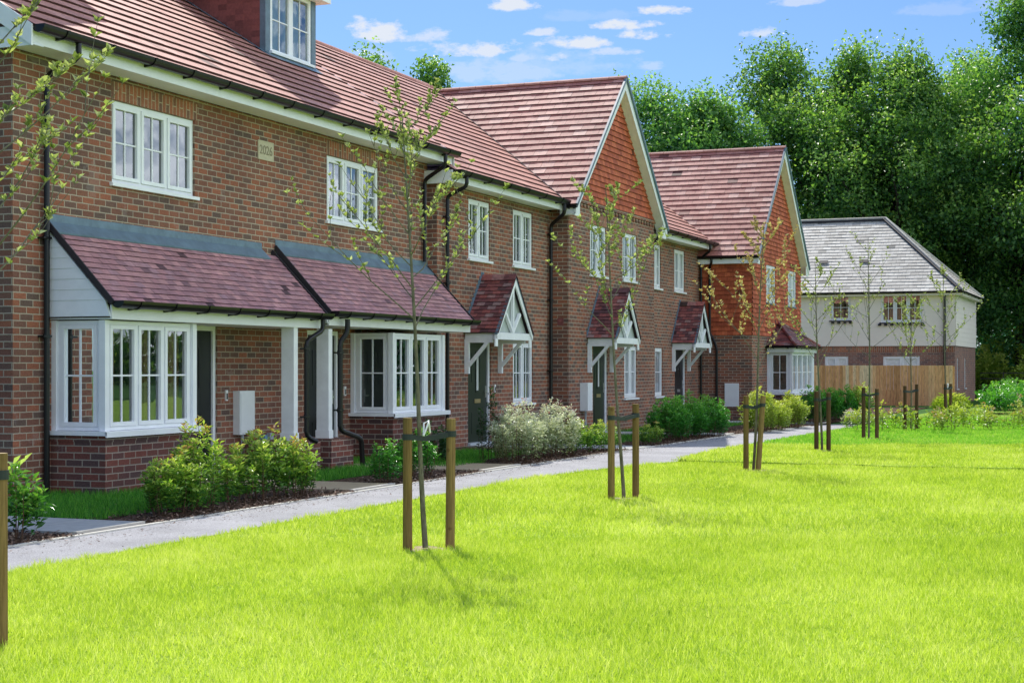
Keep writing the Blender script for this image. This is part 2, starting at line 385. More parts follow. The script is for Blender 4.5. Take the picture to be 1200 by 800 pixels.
def window(parent, axis, pos, a0, a1, z0, z1, lights=2, nv=1, nh=1, sill=True, room=1.3, blind=None, weights=None, label=None, d=.03, frame='white', sash=True, sillmat='white', film=False):
    """d = setback of the frame face behind the wall plane"""
    fw, mb, gl = .05, MB(), MB()
    B = lambda x0, x1, e0, e1, y0, y1: abox(mb, axis, pos, x0, x1, e0, e1, y0, y1, .5)
    g = .004
    B(a0 + g, a1 - g, d, d + .07, z1 - fw, z1 - g); B(a0 + g, a1 - g, d, d + .07, z0 + g, z0 + fw)
    B(a0 + g, a0 + fw, d + .001, d + .069, z0 + fw, z1 - fw); B(a1 - fw, a1 - g, d + .001, d + .069, z0 + fw, z1 - fw)
    w = weights or [1] * lights; tot = sum(w); x = a0 + fw; W = a1 - a0 - 2 * fw
    for i in range(lights):
        x1 = x + W * w[i] / tot
        if i < lights - 1: B(x1 - .022, x1 + .022, d + .002, d + .068, z0 + fw, z1 - fw)
        l0 = x + (.022 if i else 0) + .003; l1 = x1 - (.022 if i < lights - 1 else 0) - .003; y0, y1 = z0 + fw + .003, z1 - fw - .003
        sf = .048 if sash else .012
        e0 = d - (.014 if sash else -.01)
        B(l0, l1, e0, e0 + .05, y1 - sf, y1); B(l0, l1, e0, e0 + .05, y0, y0 + sf)
        B(l0, l0 + sf, e0 + .001, e0 + .049, y0 + sf, y1 - sf); B(l1 - sf, l1, e0 + .001, e0 + .049, y0 + sf, y1 - sf)
        i0, i1, j0, j1 = l0 + sf, l1 - sf, y0 + sf, y1 - sf
        for k in range(nv):
            c = i0 + (i1 - i0) * (k + 1) / (nv + 1); B(c - .010, c + .010, d + .012, d + .034, j0, j1)
        for k in range(nh):
            c = j0 + (j1 - j0) * (k + 1) / (nh + 1); B(i0, i1, d + .013, d + .033, c - .010, c + .010)
        P = mp(axis, pos)
        tl = random.uniform(-.004, .004)
        gl.face([P(i0, d + .024 + tl, j0), P(i1, d + .024, j0), P(i1, d + .024, j1), P(i0, d + .024 + tl, j1)])
        x = x1
    o = mb.build('window', frame, parent)
    if label: o['label'] = label
    gl.build('pane', 'film' if film else 'glass', o)
    if sill:
        s = MB(); abox(s, axis, pos, a0 - .05, a1 + .05, -.05, d + .02, z0 - .045, z0 - .002, .5); s.build('sill', sillmat, o)
    if room:
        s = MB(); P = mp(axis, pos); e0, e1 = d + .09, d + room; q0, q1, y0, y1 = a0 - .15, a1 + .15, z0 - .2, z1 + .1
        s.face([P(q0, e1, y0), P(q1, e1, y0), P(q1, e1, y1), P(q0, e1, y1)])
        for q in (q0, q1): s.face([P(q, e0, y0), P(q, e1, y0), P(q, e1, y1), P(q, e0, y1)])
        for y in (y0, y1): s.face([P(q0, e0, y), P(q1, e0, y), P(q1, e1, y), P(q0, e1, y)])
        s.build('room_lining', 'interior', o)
    if blind:
        s = MB(); n = int((a1 - a0) / .09)
        for k in range(n):
            if blind == 'curtain' and 0.3 < (k + .5) / n < .42: continue
            b0 = a0 + fw + (a1 - a0 - 2 * fw) * k / n; b1 = a0 + fw + (a1 - a0 - 2 * fw) * (k + .86) / n
            P = mp(axis, pos); s.face([P(b0, d + .16, z0), P(b1, d + .19, z0), P(b1, d + .19, z1), P(b0, d + .16, z1)])
        s.build('blind', blind, o)
    return o

def tiles(mb, O, U, V, N, L, S, gauge, tw, th, jit=.004, gap=.003, bond=True, under=True):
    """courses of real tiles; O eave origin, U along, V up slope, N outward; L=(l0,r0,l1,r1) limits along U at eave and at top"""
    O, U, V, N = map(Vector, (O, U, V, N)); n = max(1, round(S / gauge)); g = S / n
    lo = lambda v: L[0] + (L[2] - L[0]) * v / S
    hi = lambda v: L[1] + (L[3] - L[1]) * v / S
    pt = lambda u, v, h: O + U * u + V * v + N * h
    if under: mb.face([pt(L[0], 0, -.012), pt(L[1], 0, -.012), pt(max(L[3], L[2] + .001), S, -.012), pt(L[2], S, -.012)], None, 0)
    for k in range(n):
        v0, v1 = k * g, (k + 1) * g + (.0 if k < n - 1 else 0)
        a, b = min(lo(v0), lo(v1)), max(hi(v0), hi(v1))
        j = math.floor(a / tw - 1)
        wav = random.uniform(-.0015, .0015)
        while j * tw < b:
            u0 = (j + (.5 * (k % 2) if bond else 0)) * tw + gap / 2; u1 = u0 + tw - gap; j += 1
            c0, c1 = max(u0, lo(v0)), min(u1, hi(v0)); d0, d1 = max(u0, lo(v1)), min(u1, hi(v1))
            if c1 - c0 < .004 and d1 - d0 < .004: continue
            c1 = max(c0, c1); d1 = max(d0, d1)
            if u1 < min(lo(v0), lo(v1)) or u0 > max(hi(v0), hi(v1)): continue
            h0 = th + wav + random.uniform(-jit, jit) * .5; h1 = h0 + random.uniform(-jit, jit) * .4; r = random.random()
            uv = [(c0, v0), (c1, v0), (d1, v1), (d0, v1)]
            mb.face([pt(c0, v0, h0), pt(c1, v0, h1), pt(d1, v1, .003), pt(d0, v1, .003)], uv, r)
            mb.face([pt(c0, v0, -.005), pt(c1, v0, -.005), pt(c1, v0, h1), pt(c0, v0, h0)], None, 0.)  # butts take the dark first stop: course shadow lines put into the colour

def gutter(parent, a, b, rad=.055, nbr=None, fall=0):
    """half-round black gutter with brackets"""
    a, b = Vector(a), Vector(b); t = (b - a).normalized(); sd = t.cross(Vector((0, 0, 1))).normalized()
    mb = MB(); n = 8; L = (b - a).length
    def ring(p, r): return [p + sd * math.cos(math.pi * k / n) * r - Vector((0, 0, 1)) * math.sin(math.pi * k / n) * r for k in range(n + 1)]
    ra, rb, ia, ib = ring(a, rad), ring(b, rad), ring(a, rad - .006), ring(b, rad - .006)
    for k in range(n):
        mb.face([ra[k], ra[k + 1], rb[k + 1], rb[k]]); mb.face([ia[k], ia[k + 1], ib[k + 1], ib[k]])
    mb.face(ra); mb.face(rb)
    for e in (0, n): mb.face([ra[e], rb[e], ib[e], ia[e]])
    g = mb.build('gutter', 'black', parent, smooth=False)
    nb = nbr or max(2, int(L / .85))
    for i in range(nb):
        p = a + t * (L * (i + .5) / nb); m = MB(); r1 = rad + .012
        q = ring(p - t * .022, r1); w = ring(p + t * .022, r1)
        for k in range(n): m.face([q[k], q[k + 1], w[k + 1], w[k]])
        m.face(q); m.face(w); zz = p.z - rad * .75; u_ = sd * (1 if sd.dot(Vector((0, 1, 0)) + Vector((1, 0, 0))) > 0 else -1)
        m.beam(p + u_ * rad * .2 - Vector((0, 0, rad * .9)), p + u_ * (rad + .03) - Vector((0, 0, rad * .9 + .01)), .035, .03, (0, 0, 1))
        m.build('gutter_bracket', 'black', g)
    return g
def pipe(parent, pts, r=.036, name='downpipe', mat='black', clips=()):
    mb = MB(); fp = [Vector(p) for p in pts]; out = [fp[0]]
    for i in range(1, len(fp) - 1):
        p = fp[i]; a = (fp[i - 1] - p); b = (fp[i + 1] - p); k = min(.06, a.length / 2, b.length / 2)
        out += [p + a.normalized() * k, p + a.normalized() * k * .3 + b.normalized() * k * .3, p + b.normalized() * k]
    out.append(fp[-1]); mb.tube(out, r, 10)
    o = mb.build(name, mat, parent, smooth=True)
    for (x, y, z) in clips:
        m = MB(); m.box(x - .10, x + .045, y - .042, y + .05, z - .012, z + .012); m.tube([(x, y, z - .03), (x, y, z + .03)], r + .008, 10)
        m.build('pipe_clip', mat, o)
    return o

# ------------------------------------------------------------------ building features
def bay(parent, x0, x1, yf, yw, lights, zs=.74, zt=2.04, plinth='brick_plinth', side_bars=(1, 1), side_blind=None):
    m = MB(); pz = zs - .05
    m.face([(x0, yw, 0), (x0, yf, 0), (x0, yf, pz), (x0, yw, pz)]); m.face([(x0, yf, 0), (x1, yf, 0), (x1, yf, pz), (x0, yf, pz)])
    m.face([(x1, yf, 0), (x1, yw, 0), (x1, yw, pz), (x1, yf, pz)]); m.face([(x0, yf, pz), (x1, yf, pz), (x1, yw, pz), (x0, yw, pz)])
    pl = m.build('bay_plinth', plinth, parent)
    b = MB()   # projecting brick course
    b.box(x0 - .012, x1 + .012, yf - .012, yw, pz - .075, pz - .002)
    b.build('brick_course', plinth, pl)
    s = MB(); s.box(x0 - .07, x1 + .07, yf - .07, yw - .002, pz + .001, zs, .5)
    s.box(x0 - .07, x1 + .07, yf - .075, yf - .055, pz - .018, zs - .004, .5)
    s.build('bay_sill', 'white', parent)
    pw = .085
    for (a_, b_, c_, d_, nm) in ((x0, x0 + pw, yf, yf + pw, 'bay_post'), (x1 - pw, x1, yf, yf + pw, 'bay_post'), (x0 + .01, x0 + .05, yw - .07, yw - .001, 'bay_jamb'), (x1 - .06, x1 - .01, yf + pw + .01, yw - .002, 'bay_side_panel')):
        p = MB(); p.box(a_, b_, c_, d_, zs + .001, zt - .001, .5); p.build(nm, 'white', parent)
    w1 = window(parent, 'y', yf + .008, x0 + pw, x1 - pw, zs, zt, lights, 1, 1, sill=False, room=0, blind=None)
    w2 = window(parent, 'x', x0 + .008, yf + pw, yw - .07, zs, zt, 1, side_bars[0], side_bars[1], sill=False, room=0)
    # room behind
    r = MB(); q0, q1, e0, e1 = x0 + .02, x1 - .02, yw + .12, yw + 2.2
    r.face([(q0, e1, .4), (q1, e1, .4), (q1, e1, 2.3), (q0, e1, 2.3)])
    for q in (q0, q1): r.face([(q, yw + .002, .4), (q, e1, .4), (q, e1, 2.3), (q, yw + .002, 2.3)])
    r.face([(q0, yf + .1, .73), (q1, yf + .1, .73), (q1, e1, .73), (q0, e1, .73)])
    r.face([(q0, yf + .1, zt + .01), (q1, yf + .1, zt + .01), (q1, e1, zt + .01), (q0, e1, zt + .01)])
    # side piers inside the opening
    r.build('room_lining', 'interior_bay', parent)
    c = MB()
    for (u0, u1) in ((x0 + .14, x0 + .42), (x0 + .92, x0 + 1.12), (x1 - .42, x1 - .14)):
        for k in range(5):
            a = u0 + (u1 - u0) * k / 5; c.face([(a, yf + .16 + .02 * (k % 2), zs + .02), (a + .058, yf + .16 + .02 * ((k + 1) % 2), zs + .02), (a + .058, yf + .16 + .02 * ((k + 1) % 2), zt), (a, yf + .16 + .02 * (k % 2), zt)])
    c.build('curtain', 'curtain', parent)

def door(parent, axis, pos, a0, a1, ztop, mat, glazing=True, box='brass', d=.06, handle_right=True, number=False):
    f = MB(); fw = .07
    abox(f, axis, pos, a0 + .003, a0 + fw, d - .03, d + .05, 0, ztop - .003, .5); abox(f, axis, pos, a1 - fw, a1 - .003, d - .03, d + .05, 0, ztop - .003, .5)
    abox(f, axis, pos, a0 + fw, a1 - fw, d - .029, d + .049, ztop - fw, ztop - .003, .5)
    f.build('door_frame', 'white', parent)
    l = MB(); abox(l, axis, pos, a0 + fw + .003, a1 - fw - .003, d, d + .045, .06, ztop - fw - .004, .5)
    c = (a0 + a1) / 2
    for (e0, e1, z0, z1) in ((c - .26, c - .14, 1.2, 1.75), (c + .14, c + .26, 1.2, 1.75), (c - .26, c + .26, .22, .62)):
        abox(l, axis, pos, e0, e1, d - .006, d + .01, z0, z1, .5)
    o = l.build('door', mat, parent)
    if glazing:
        g = MB(); abox(g, axis, pos, c - .075, c + .075, d - .012, d - .001, 1.0, 1.78, .5); w = g.build('glazing_frame', mat, o)
        g = MB(); abox(g, axis, pos, c - .045, c + .045, d - .016, d - .0125, 1.04, 1.74, .5); g.build('glazing', 'curtain_pale', o)
    if box:
        g = MB(); abox(g, axis, pos, c - .14, c + .14, d - .018, d - .007, .80, .875, .5); g.build('letterbox', box, o)
    g = MB(); hx = a1 - fw - .07 if handle_right else a0 + fw + .07
    abox(g, axis, pos, hx - .018, hx + .018, d - .012, d - .001, .90, 1.12, .5); abox(g, axis, pos, hx - .09, hx + .01, d - .045, d - .025, 1.0, 1.022, .5)
    abox(g, axis, pos, hx - .008, hx + .008, d - .03, d - .012, 1.0, 1.02, .5)
    g.build('handle', 'steel', o)
    g = MB(); g.tube([mp(axis, pos)(c, d - .012, 1.42), mp(axis, pos)(c, d - .001, 1.42)], .012, 10); g.build('spyhole', 'steel', o)
    t = MB(); abox(t, axis, pos, a0, a1, -.05, .12, -.002, .055, .5); t.build('threshold', 'grey_plastic', parent)

def bell(parent, x, y, z):
    m = MB(); m.box(x - .028, x + .028, y - .02, y, z - .075, z + .075, .5); o = m.build('doorbell', 'label', parent)
    m = MB(); m.box(x - .016, x + .016, y - .024, y - .0205, z - .055, z + .03, .5); m.build('button_panel', 'black', o)

def porch(parent, x0, x1, yw, yf, ze=2.12, za=3.2):
    xc = (x0 + x1) / 2; ov = .06; sl = Vector((xc - x0 + ov, 0, za - ze + .02)); S = sl.length; v = sl.normalized()
    m = MB()
    tiles(m, (x0 - ov, yw - .002, ze), (0, -1, 0), v, Vector((-v.z, 0, v.x)), (0, yw - yf + .05, 0, yw - yf + .05), S, .098, .165, .016, .006)
    v2 = Vector((-v.x, 0, v.z))
    tiles(m, (x1 + ov, yw - .002, ze), (0, -1, 0), v2, Vector((v.z, 0, v.x)), (0, yw - yf + .05, 0, yw - yf + .05), S, .098, .165, .016, .006)
    o = m.build('porch_roof', 'tile_clay', parent)
    r = MB(); n = 3; Lr = (yw - yf + .06) / n
    for k in range(n):
        a = yf - .05 + k * Lr
        r.prism([(xc - .11, a, za - .06), (xc, a, za + .055), (xc + .11, a, za - .06), (xc, a, za + .02)], (0, .002, 0), (0, Lr - .002, 0), random.random())
    r.build('ridge_tile', 'tile_clay', o)
    # stepped flashing on wall
    f = MB(); nst = 13
    for sgn, xs in ((1, x0 - ov), (-1, x1 + ov)):
        for k in range(nst):
            t0, t1 = k / nst, (k + 1.15) / nst
            a = xs + sgn * sl.x * t0; b = xs + sgn * sl.x * t1; z = ze + sl.z * t0
            f.box(a, b, yw - .012 - .001 * (k % 2), yw - .001, z, z + .17)
    f.build('flashing', 'lead', o)
    # bargeboards
    for sgn, xs in ((1, x0 - ov), (-1, x1 + ov)):
        b = MB(); p0 = Vector((xs - sgn * .0, yf - .03, ze - .03)); p1 = Vector((xc, yf - .03, za - .02))
        dn = Vector((0, 0, -.15))
        b.prism([p0 + Vector((0, 0, -.08)), p0, p1, p1 + dn], (0, 0, 0), (0, .03, 0), .5)
        b.prism([p0 + Vector((-sgn * .02, 0, -.22)), p0 + Vector((sgn * .11, 0, -.22)), p0 + Vector((sgn * .11, 0, -.0)), p0], (0, .031, 0), (0, .055, 0), .5)
        b.build('bargeboard', 'white_paint', o)
        e = MB(); e.prism([p0 + Vector((-sgn*.02, -.012, .0)), p0 + Vector((-sgn*.02, -.012, .03)), p1 + Vector((0, -.012, .035)), p1 + Vector((0, -.012, 0))], (0, 0, 0), (0, .05, 0), .5)
        e.build('verge_strip', 'lead', o)
    # truss
    t = MB(); zb = ze - .12
    t.box(x0 + .02, x1 - .02, yf + .004, yf + .07, zb, zb + .13, .5)
    t.beam((xc, yf + .035, zb + .12), (xc, yf + .035, za - .1), .06, .055, (1, 0, 0), .5)
    for sgn in (-1, 1): t.beam((xc, yf + .036, zb + .14), (xc + sgn * .37, yf + .036, zb + .50), .055, .055, (0, 0, 1), .5)
    t.build('truss', 'white_paint', o)
    for xs in (x0, x1 - .07):
        b = MB(); b.box(xs, xs + .07, yf + .072, yw - .014, zb, zb + .14, .5); b.build('side_beam', 'white_paint', o)
        k = MB(); xm = xs + .035; zl = 1.36
        k.box(xs + .003, xs + .067, yw - .085, yw - .001, zl, zb - .002, .5)
        k.box(xs + .003, xs + .067, yf + .10, yw - .087, zb - .06, zb - .002, .5)
        k.beam((xm, yw - .06, zl + .14), (xm, yf + .20, zb - .05), .06, .06, (1, 0, 0), .5)
        k.build('bracket', 'white_paint', o)
    s = MB(); s.face([(x0 + .02, yf + .078, zb + .13), (x1 - .02, yf + .078, zb + .13), (xc, yf + .078, za - .05)]); s.build('truss_infill', 'infill', o)
    s = MB(); s.face([(x0, yf + .05, zb + .135), (x1, yf + .05, zb + .135), (x1, yw - .01, zb + .135), (x0, yw - .01, zb + .135)]); s.build('soffit', 'white_paint', o)
    return o

def lean_canopy(parent, x0, x1, yw, ye, ze, zt, cheek=True, boards=True, fx=0):
    sl = Vector((0, yw - ye, zt - ze)); S = sl.length; v = sl.normalized(); N = Vector((0, -v.z, v.y)); m = MB()
    tiles(m, (x0, ye, ze), (1, 0, 0), v, N, (0, x1 - x0, 0, x1 - x0), S - .10, .098, .17, .014, .005)
    o = m.build('canopy_roof', 'tile_canopy', parent)
    f = MB(); x = x0
    top = Vector((0, yw, zt)); 
    while x < x1 - fx - .01:
        e = min(x + 1.35, x1 - fx); h = random.uniform(0, .004)
        f.face([(x, yw - .006, zt + .10), (e + .03, yw - .008, zt + .10), (e + .03, yw - .012, zt), (x, yw - .010, zt)])
        a = Vector((0, ye, ze)) + v * (S - .20) + N * (.024 + h); b = Vector((0, yw - .011, zt)) + N * .01
        f.face([(x, a.y, a.z), (e + .03, a.y, a.z), (e + .03, b.y, b.z), (x, b.y, b.z)])
        f.face([(x, a.y, a.z), (e + .03, a.y, a.z), (e + .03, a.y + .003, a.z - .02), (x, a.y + .003, a.z - .02)])
        x = e
    f.build('flashing', 'lead', o)
    for xx in (x0 - .02, x1):
        e = MB(); a = Vector((xx, ye - .01, ze)); b = a + v * S
        e.prism([a + N * .025, a - N * .045, b - N * .045, b + N * .025], (0, 0, 0), (.02, 0, 0), .5); e.build('verge_strip', 'dark_edge', o)
    fa = MB(); fa.box(x0 + .05, x1 - .05, ye + .05, ye + .075, ze - .19, ze - .015, .5)
    fa.box(x0 + .05, x1 - .05, ye + .076, yw - .01, ze - .19, ze - .175, .5)
    fa.build('fascia', 'white', o)
    c = MB(); xs = x0 + .02
    if boards:
        z0 = ze - .16; n = 9; H = zt - z0 - .05; first = .19
        zs = [z0, z0 + first]
        while zs[-1] < zt - .05: zs.append(zs[-1] + .125)
        for i in range(len(zs) - 1):
            a, b = zs[i], min(zs[i + 1], zt - .04)
            yl = lambda z: max(ye + .05, ye + .03 + (z - ze + .06) / (zt - ze) * (yw - ye))
            c.prism([(xs, yl(a), a), (xs, yw - .005, a), (xs, yw - .005, b), (xs, yl(b), b)], (-.008, 0, 0), (.02, 0, 0), .5)
            c.face([(xs - .008, yl(a), a), (xs - .008, yw - .005, a), (xs - .016, yw - .005, a + .002), (xs - .016, yl(a), a + .002)], None, .5)
            c.face([(xs - .016, yl(a), a + .002), (xs - .016, yw - .005, a + .002), (xs - .0085, yw - .005, b - .006), (xs - .0085, yl(b), b - .006)], None, .5)
    c.build('cheek_boarding', 'board', o)
    gutter(o, (x0 + .0, ye - .065, ze + .02), (x1 - .02, ye - .065, ze + .02), .088, 7)
    return o

def eaves(parent, x0, x1, ye, yw, ze, endbox=True, gl=0, gr=0):
    """fascia, soffit and gutter along an eave parallel to X"""
    f = MB(); f.box(x0, x1, ye + .03, ye + .055, ze - .185, ze - .02, .5); o = f.build('fascia', 'white', parent)
    s = MB(); s.face([(x0, ye + .056, ze - .172), (x1, ye + .056, ze - .172), (x1, yw - .001, ze - .172), (x0, yw - .001, ze - .172)])
    if endbox:
        s.box(x0 - .01, x0 + .01, ye + .02, yw + .25, ze - .212, ze + .02, .5)
    s.build('soffit', 'white', o)
    gutter(o, (x0 + gl, ye - .06, ze + .02), (x1 + gr, ye - .06, ze + .02), .092)
    return o

def soldier(parent, axis, pos, a0, a1, z0, z1, name='soldier_course'):
    m = MB(); P = mp(axis, pos - .003)
    # one brick per soldier: uv swapped so that courses run vertically
    m.face([P(a0, 0, z0), P(a1, 0, z0), P(a1, 0, z1), P(a0, 0, z1)], [(.006, a0), (.006, a1), (.226, a1), (.226, a0)])
    return m.build(name, 'brick_red', parent)

def main_roof(parent, x0, x1, ye, ze, yr, zr, gauge, mat='tile', tw=.30, th=.030, L=None, back=True, ridge=True, rx0=None, rx1=None):
    sl = Vector((0, yr - ye, zr - ze)); S = sl.length; v = sl.normalized(); N = Vector((0, -v.z, v.y)); m = MB()
    tiles(m, (x0, ye, ze), (1, 0, 0), v, N, L or (0, x1 - x0, 0, x1 - x0), S, gauge, tw, th, .004, .003)
    o = m.build('roof', mat, parent)
    b = MB(); b.face([(x0, yr, zr), (x1, yr, zr), (x1, 2 * yr - ye, ze), (x0, 2 * yr - ye, ze)]); b.build('rear_slope', mat, o)
    if ridge:
        r = MB(); a = x0 if rx0 is None else rx0; e = x1 if rx1 is None else rx1
        while a < e - .05:
            q = min(a + .42, e); pts = [(a, yr + .11 * math.cos(t), zr - .05 + .10 * math.sin(t)) for t in [math.pi * k / 6 for k in range(7)]]
            r.prism(pts, (0, 0, 0), (q - a - .01, 0, 0)); a = q
        r.build('ridge_tile', mat, o)
    return o, v, N, S

def gable(parent, x0, x1, yv, yback, ze, za, yw, gauge, mat, ridgemat, ztile, xw0, xw1, hang='tile_hung', xc=None):
    """front gable: slopes facing -X and +X, verge at yv"""
    xc = xc if xc is not None else (x0 + x1) / 2
    Ly = yback - yv
    for sgn, xs in ((1, x0), (-1, x1)):
        sl = Vector((xc - xs, 0, za - ze)); S = sl.length; v = sl.normalized(); N = Vector((-sgn * v.z, 0, abs(v.x)))
        m = MB(); tiles(m, (xs, yv, ze), (0, 1, 0), v, N, (0, Ly, 0, Ly), S, gauge, .30, .026, .006, .005)
        if sgn == 1:
            o = m.build('roof', mat, parent)
        else: m.build('right_slope', mat, o)
    r = MB(); a = yv
    while a < yback - .05:
        q = min(a + .42, yback); pts = [(xc + .10 * math.cos(t), a, za - .04 + .085 * math.sin(t)) for t in [math.pi * k / 6 for k in range(7)]]
        r.prism(pts, (0, 0, 0), (0, q - a - .01, 0)); a = q
    r.build('ridge_tile', ridgemat, o)
    # bargeboards
    for sgn, xs in ((1, x0), (-1, x1)):
        b = MB(); p0 = Vector((xs + sgn * .02, yv + .03, ze - .02)); p1 = Vector((xc, yv + .03, za - .03))
        b.prism([p0 + Vector((0, 0, -.17)), p0, p1, p1 + Vector((0, 0, -.26))], (0, 0, 0), (0, .025, 0), .5)
        b.prism([p0 + Vector((0, 0, -.21)), p0 + Vector((sgn * .32, 0, -.21)), p0 + Vector((sgn * .32, 0, .20)), p0], (0, .026, 0), (0, .05, 0), .5)
        # verge soffit
        b.prism([p0 + Vector((0, .03, -.17)), p1 + Vector((0, .03, -.25)), p1 + Vector((0, .03, -.23)), p0 + Vector((0, .03, -.14))], (0, 0, 0), (0, yw - yv - .06, 0), .5)
        b.build('bargeboard', 'white_paint', o)
        e = MB(); n = (p1 - p0).normalized(); up = Vector((-n.z * sgn, 0, n.x * sgn)) * sgn
        up = Vector((-sgn * abs(n.z), 0, abs(n.x)))
        e.prism([p0 + up * -.01, p0 + up * .055, p1 + up * .055, p1 + up * -.01], (0, -.045, 0), (0, 0, 0), .5)
        e.build('verge_strip', 'lead', o)
    return o

def hung_wall(mb, axis, pos, L, z0, S, gauge=.128, tw=.17, th=.030):
    """vertical tile hanging on the plane"""
    if axis == 'y': tiles(mb, (0, pos, z0), (1, 0, 0), (0, 0, 1), (0, -1, 0), L, S, gauge, tw, th, .004, .003)
    else: tiles(mb, (pos, 0, z0), (0, 1, 0), (0, 0, 1), (-1, 0, 0), L, S, gauge, tw, th, .004, .003)

def hung_with_holes(mb, axis, pos, L, z0, z1, holes, **k):
    """tile hanging split into vertical strips around window holes"""
    xs = sorted({L[0], L[1], *[h[0] for h in holes], *[h[1] for h in holes]})
    for i in range(len(xs) - 1):
        c = (xs[i] + xs[i + 1]) / 2; zz = [(z0, z1)]
        for h in holes:
            if h[0] < c < h[1]: zz = [(z0, h[2]), (h[3], z1)]
        for a, b in zz:
            if b - a > .03: hung_wall(mb, axis, pos, (xs[i], xs[i + 1], xs[i], xs[i + 1]), a, b - a, **k)

# ================================================================== THE TERRACE
RY, RZ = 16.2, 8.28       # main ridge
GRP = 'brick terraced houses along the path'
# ---------------- houses 1 and 2 (shared front, bays and lean-to canopies)
YW = 12.05
EY, EZ = 11.60, 5.31
def dormer(parent, x0, x1):
    yf = 13.90; k = (RZ - EZ) / (RY - EY); zb = EZ + k * (yf - EY); zt = 8.02
    m = MB(); zf = lambda y: EZ + k * (y - EY)
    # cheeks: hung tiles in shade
    nseg = 10
    yb = EY + (zt - EZ) / k
    o = None
    m.prism([(x0, yf, zb), (x0, yb, zt), (x0, yf, zt)], (0, 0, 0), (.05, 0, 0)); rc = MB(); rc.prism([(x1, yf, zb), (x1, yb, zt), (x1, yf, zt)], (-.05, 0, 0), (0, 0, 0))
    z = zb
    while z < zt - .02:
        y1 = min(yb, EY + (z + .06 - EZ) / k); y = yf + .10
        while y < y1:
            e = min(y + .165, y1); m.prism([(x0, y, z), (x0, e, z), (x0, e, min(z + .10, zt)), (x0, y, min(z + .10, zt))], (-.022 + random.uniform(-.003, .003), 0, 0), (-.002, 0, 0)); y = e
        z += .10
    o = m.build('dormer', 'dormer_tile', parent); rc.build('right_cheek', 'dormer_tile', o)
    f = MB()   # lead dressed front surround
    f.box(x0 - .03, x0 + .13, yf - .01, yf + .10, zb - .02, zt, .5); f.box(x1 - .13, x1 + .03, yf - .01, yf + .10, zb - .02, zt, .5)
    f.box(x0 + .13, x1 - .13, yf + .01, yf + .10, zb - .02, zb + .05, .5)
    f.face([(x0 - .05, yf - .16, zf(yf - .16) + .035), (x1 + .05, yf - .16, zf(yf - .16) + .035), (x1 + .05, yf - .005, zb + .05), (x0 - .05, yf - .005, zb + .05)])
    # soaker along the cheek
    f.face([(x0 - .14, yf - .16, zf(yf - .16) + .036), (x0 - .024, yf - .16, zf(yf - .16) + .036), (x0 - .024, yb, zt + .036), (x0 - .14, yb, zt + .036)])
    f.build('lead_surround', 'lead', o)
    r = MB(); r.box(x0 - .22, x1 + .22, yf - .22, 16.1, zt, zt + .16, .5); r.build('dormer_fascia', 'white', o)
    xm = (x0 + x1) / 2; g = MB(); za_ = zt + 1.95
    for sg, xs in ((1, x0 - .24), (-1, x1 + .24)):
        vv = Vector((xm - xs, 0, za_ - zt - .161)); S_ = vv.length; vv.normalize()
        tiles(g, (xs, yf - .24, zt + .161), (0, 1, 0), vv, (-sg * vv.z, 0, abs(vv.x)), (0, 3.4, 0, 3.4), S_, .25, .3, .03)
    g.build('dormer_roof', 'tile', o)
    g = MB(); g.face([(x0 - .2, yf - .16, zt + .162), (x1 + .2, yf - .16, zt + .162), (xm, yf - .16, za_ - .03)]); g.build('dormer_gable', 'dormer_tile', o)
    # window as sub-parts of the dormer
    w = MB(); gl = MB(); a0, a1, z0, z1 = x0 + .14, x1 - .14, zb + .06, zt - .01
    w.box(a0, a1, yf + .0, yf + .07, z0, z0 + .06, .5); w.box(a0, a1, yf, yf + .07, z1 - .06, z1, .5)
    n = 2; W = (a1 - a0) / n
    for i in range(n):
        b0, b1 = a0 + i * W, a0 + (i + 1) * W
        w.box(b0, b0 + .075, yf + .001, yf + .069, z0 + .06, z1 - .06, .5); w.box(b1 - .075, b1, yf + .001, yf + .069, z0 + .06, z1 - .06, .5)
        c = (b0 + b1) / 2; w.box(c - .01, c + .01, yf + .02, yf + .045, z0 + .06, z1 - .06, .5); zc = (z0 + z1) / 2; w.box(b0 + .07, b1 - .07, yf + .021, yf + .044, zc - .01, zc + .01, .5)
        gl.face([(b0 + .07, yf + .033, z0 + .05), (b1 - .07, yf + .033, z0 + .05), (b1 - .07, yf + .033, z1 - .05), (b0 + .07, yf + .033, z1 - .05)])
    w.build('dormer_window', 'white', o); gl.build('dormer_pane', 'glass', o)
    s = MB(); s.box(a0 - .05, a1 + .05, yf - .07, yf - .001, z0 - .03, z0 + .012, .5); s.build('dormer_sill', 'white', o)
    s = MB(); s.box(a0, a1, yf + .2, yf + .3, zb, zt - .02); s.build('dormer_lining', 'curtain_pale', o)

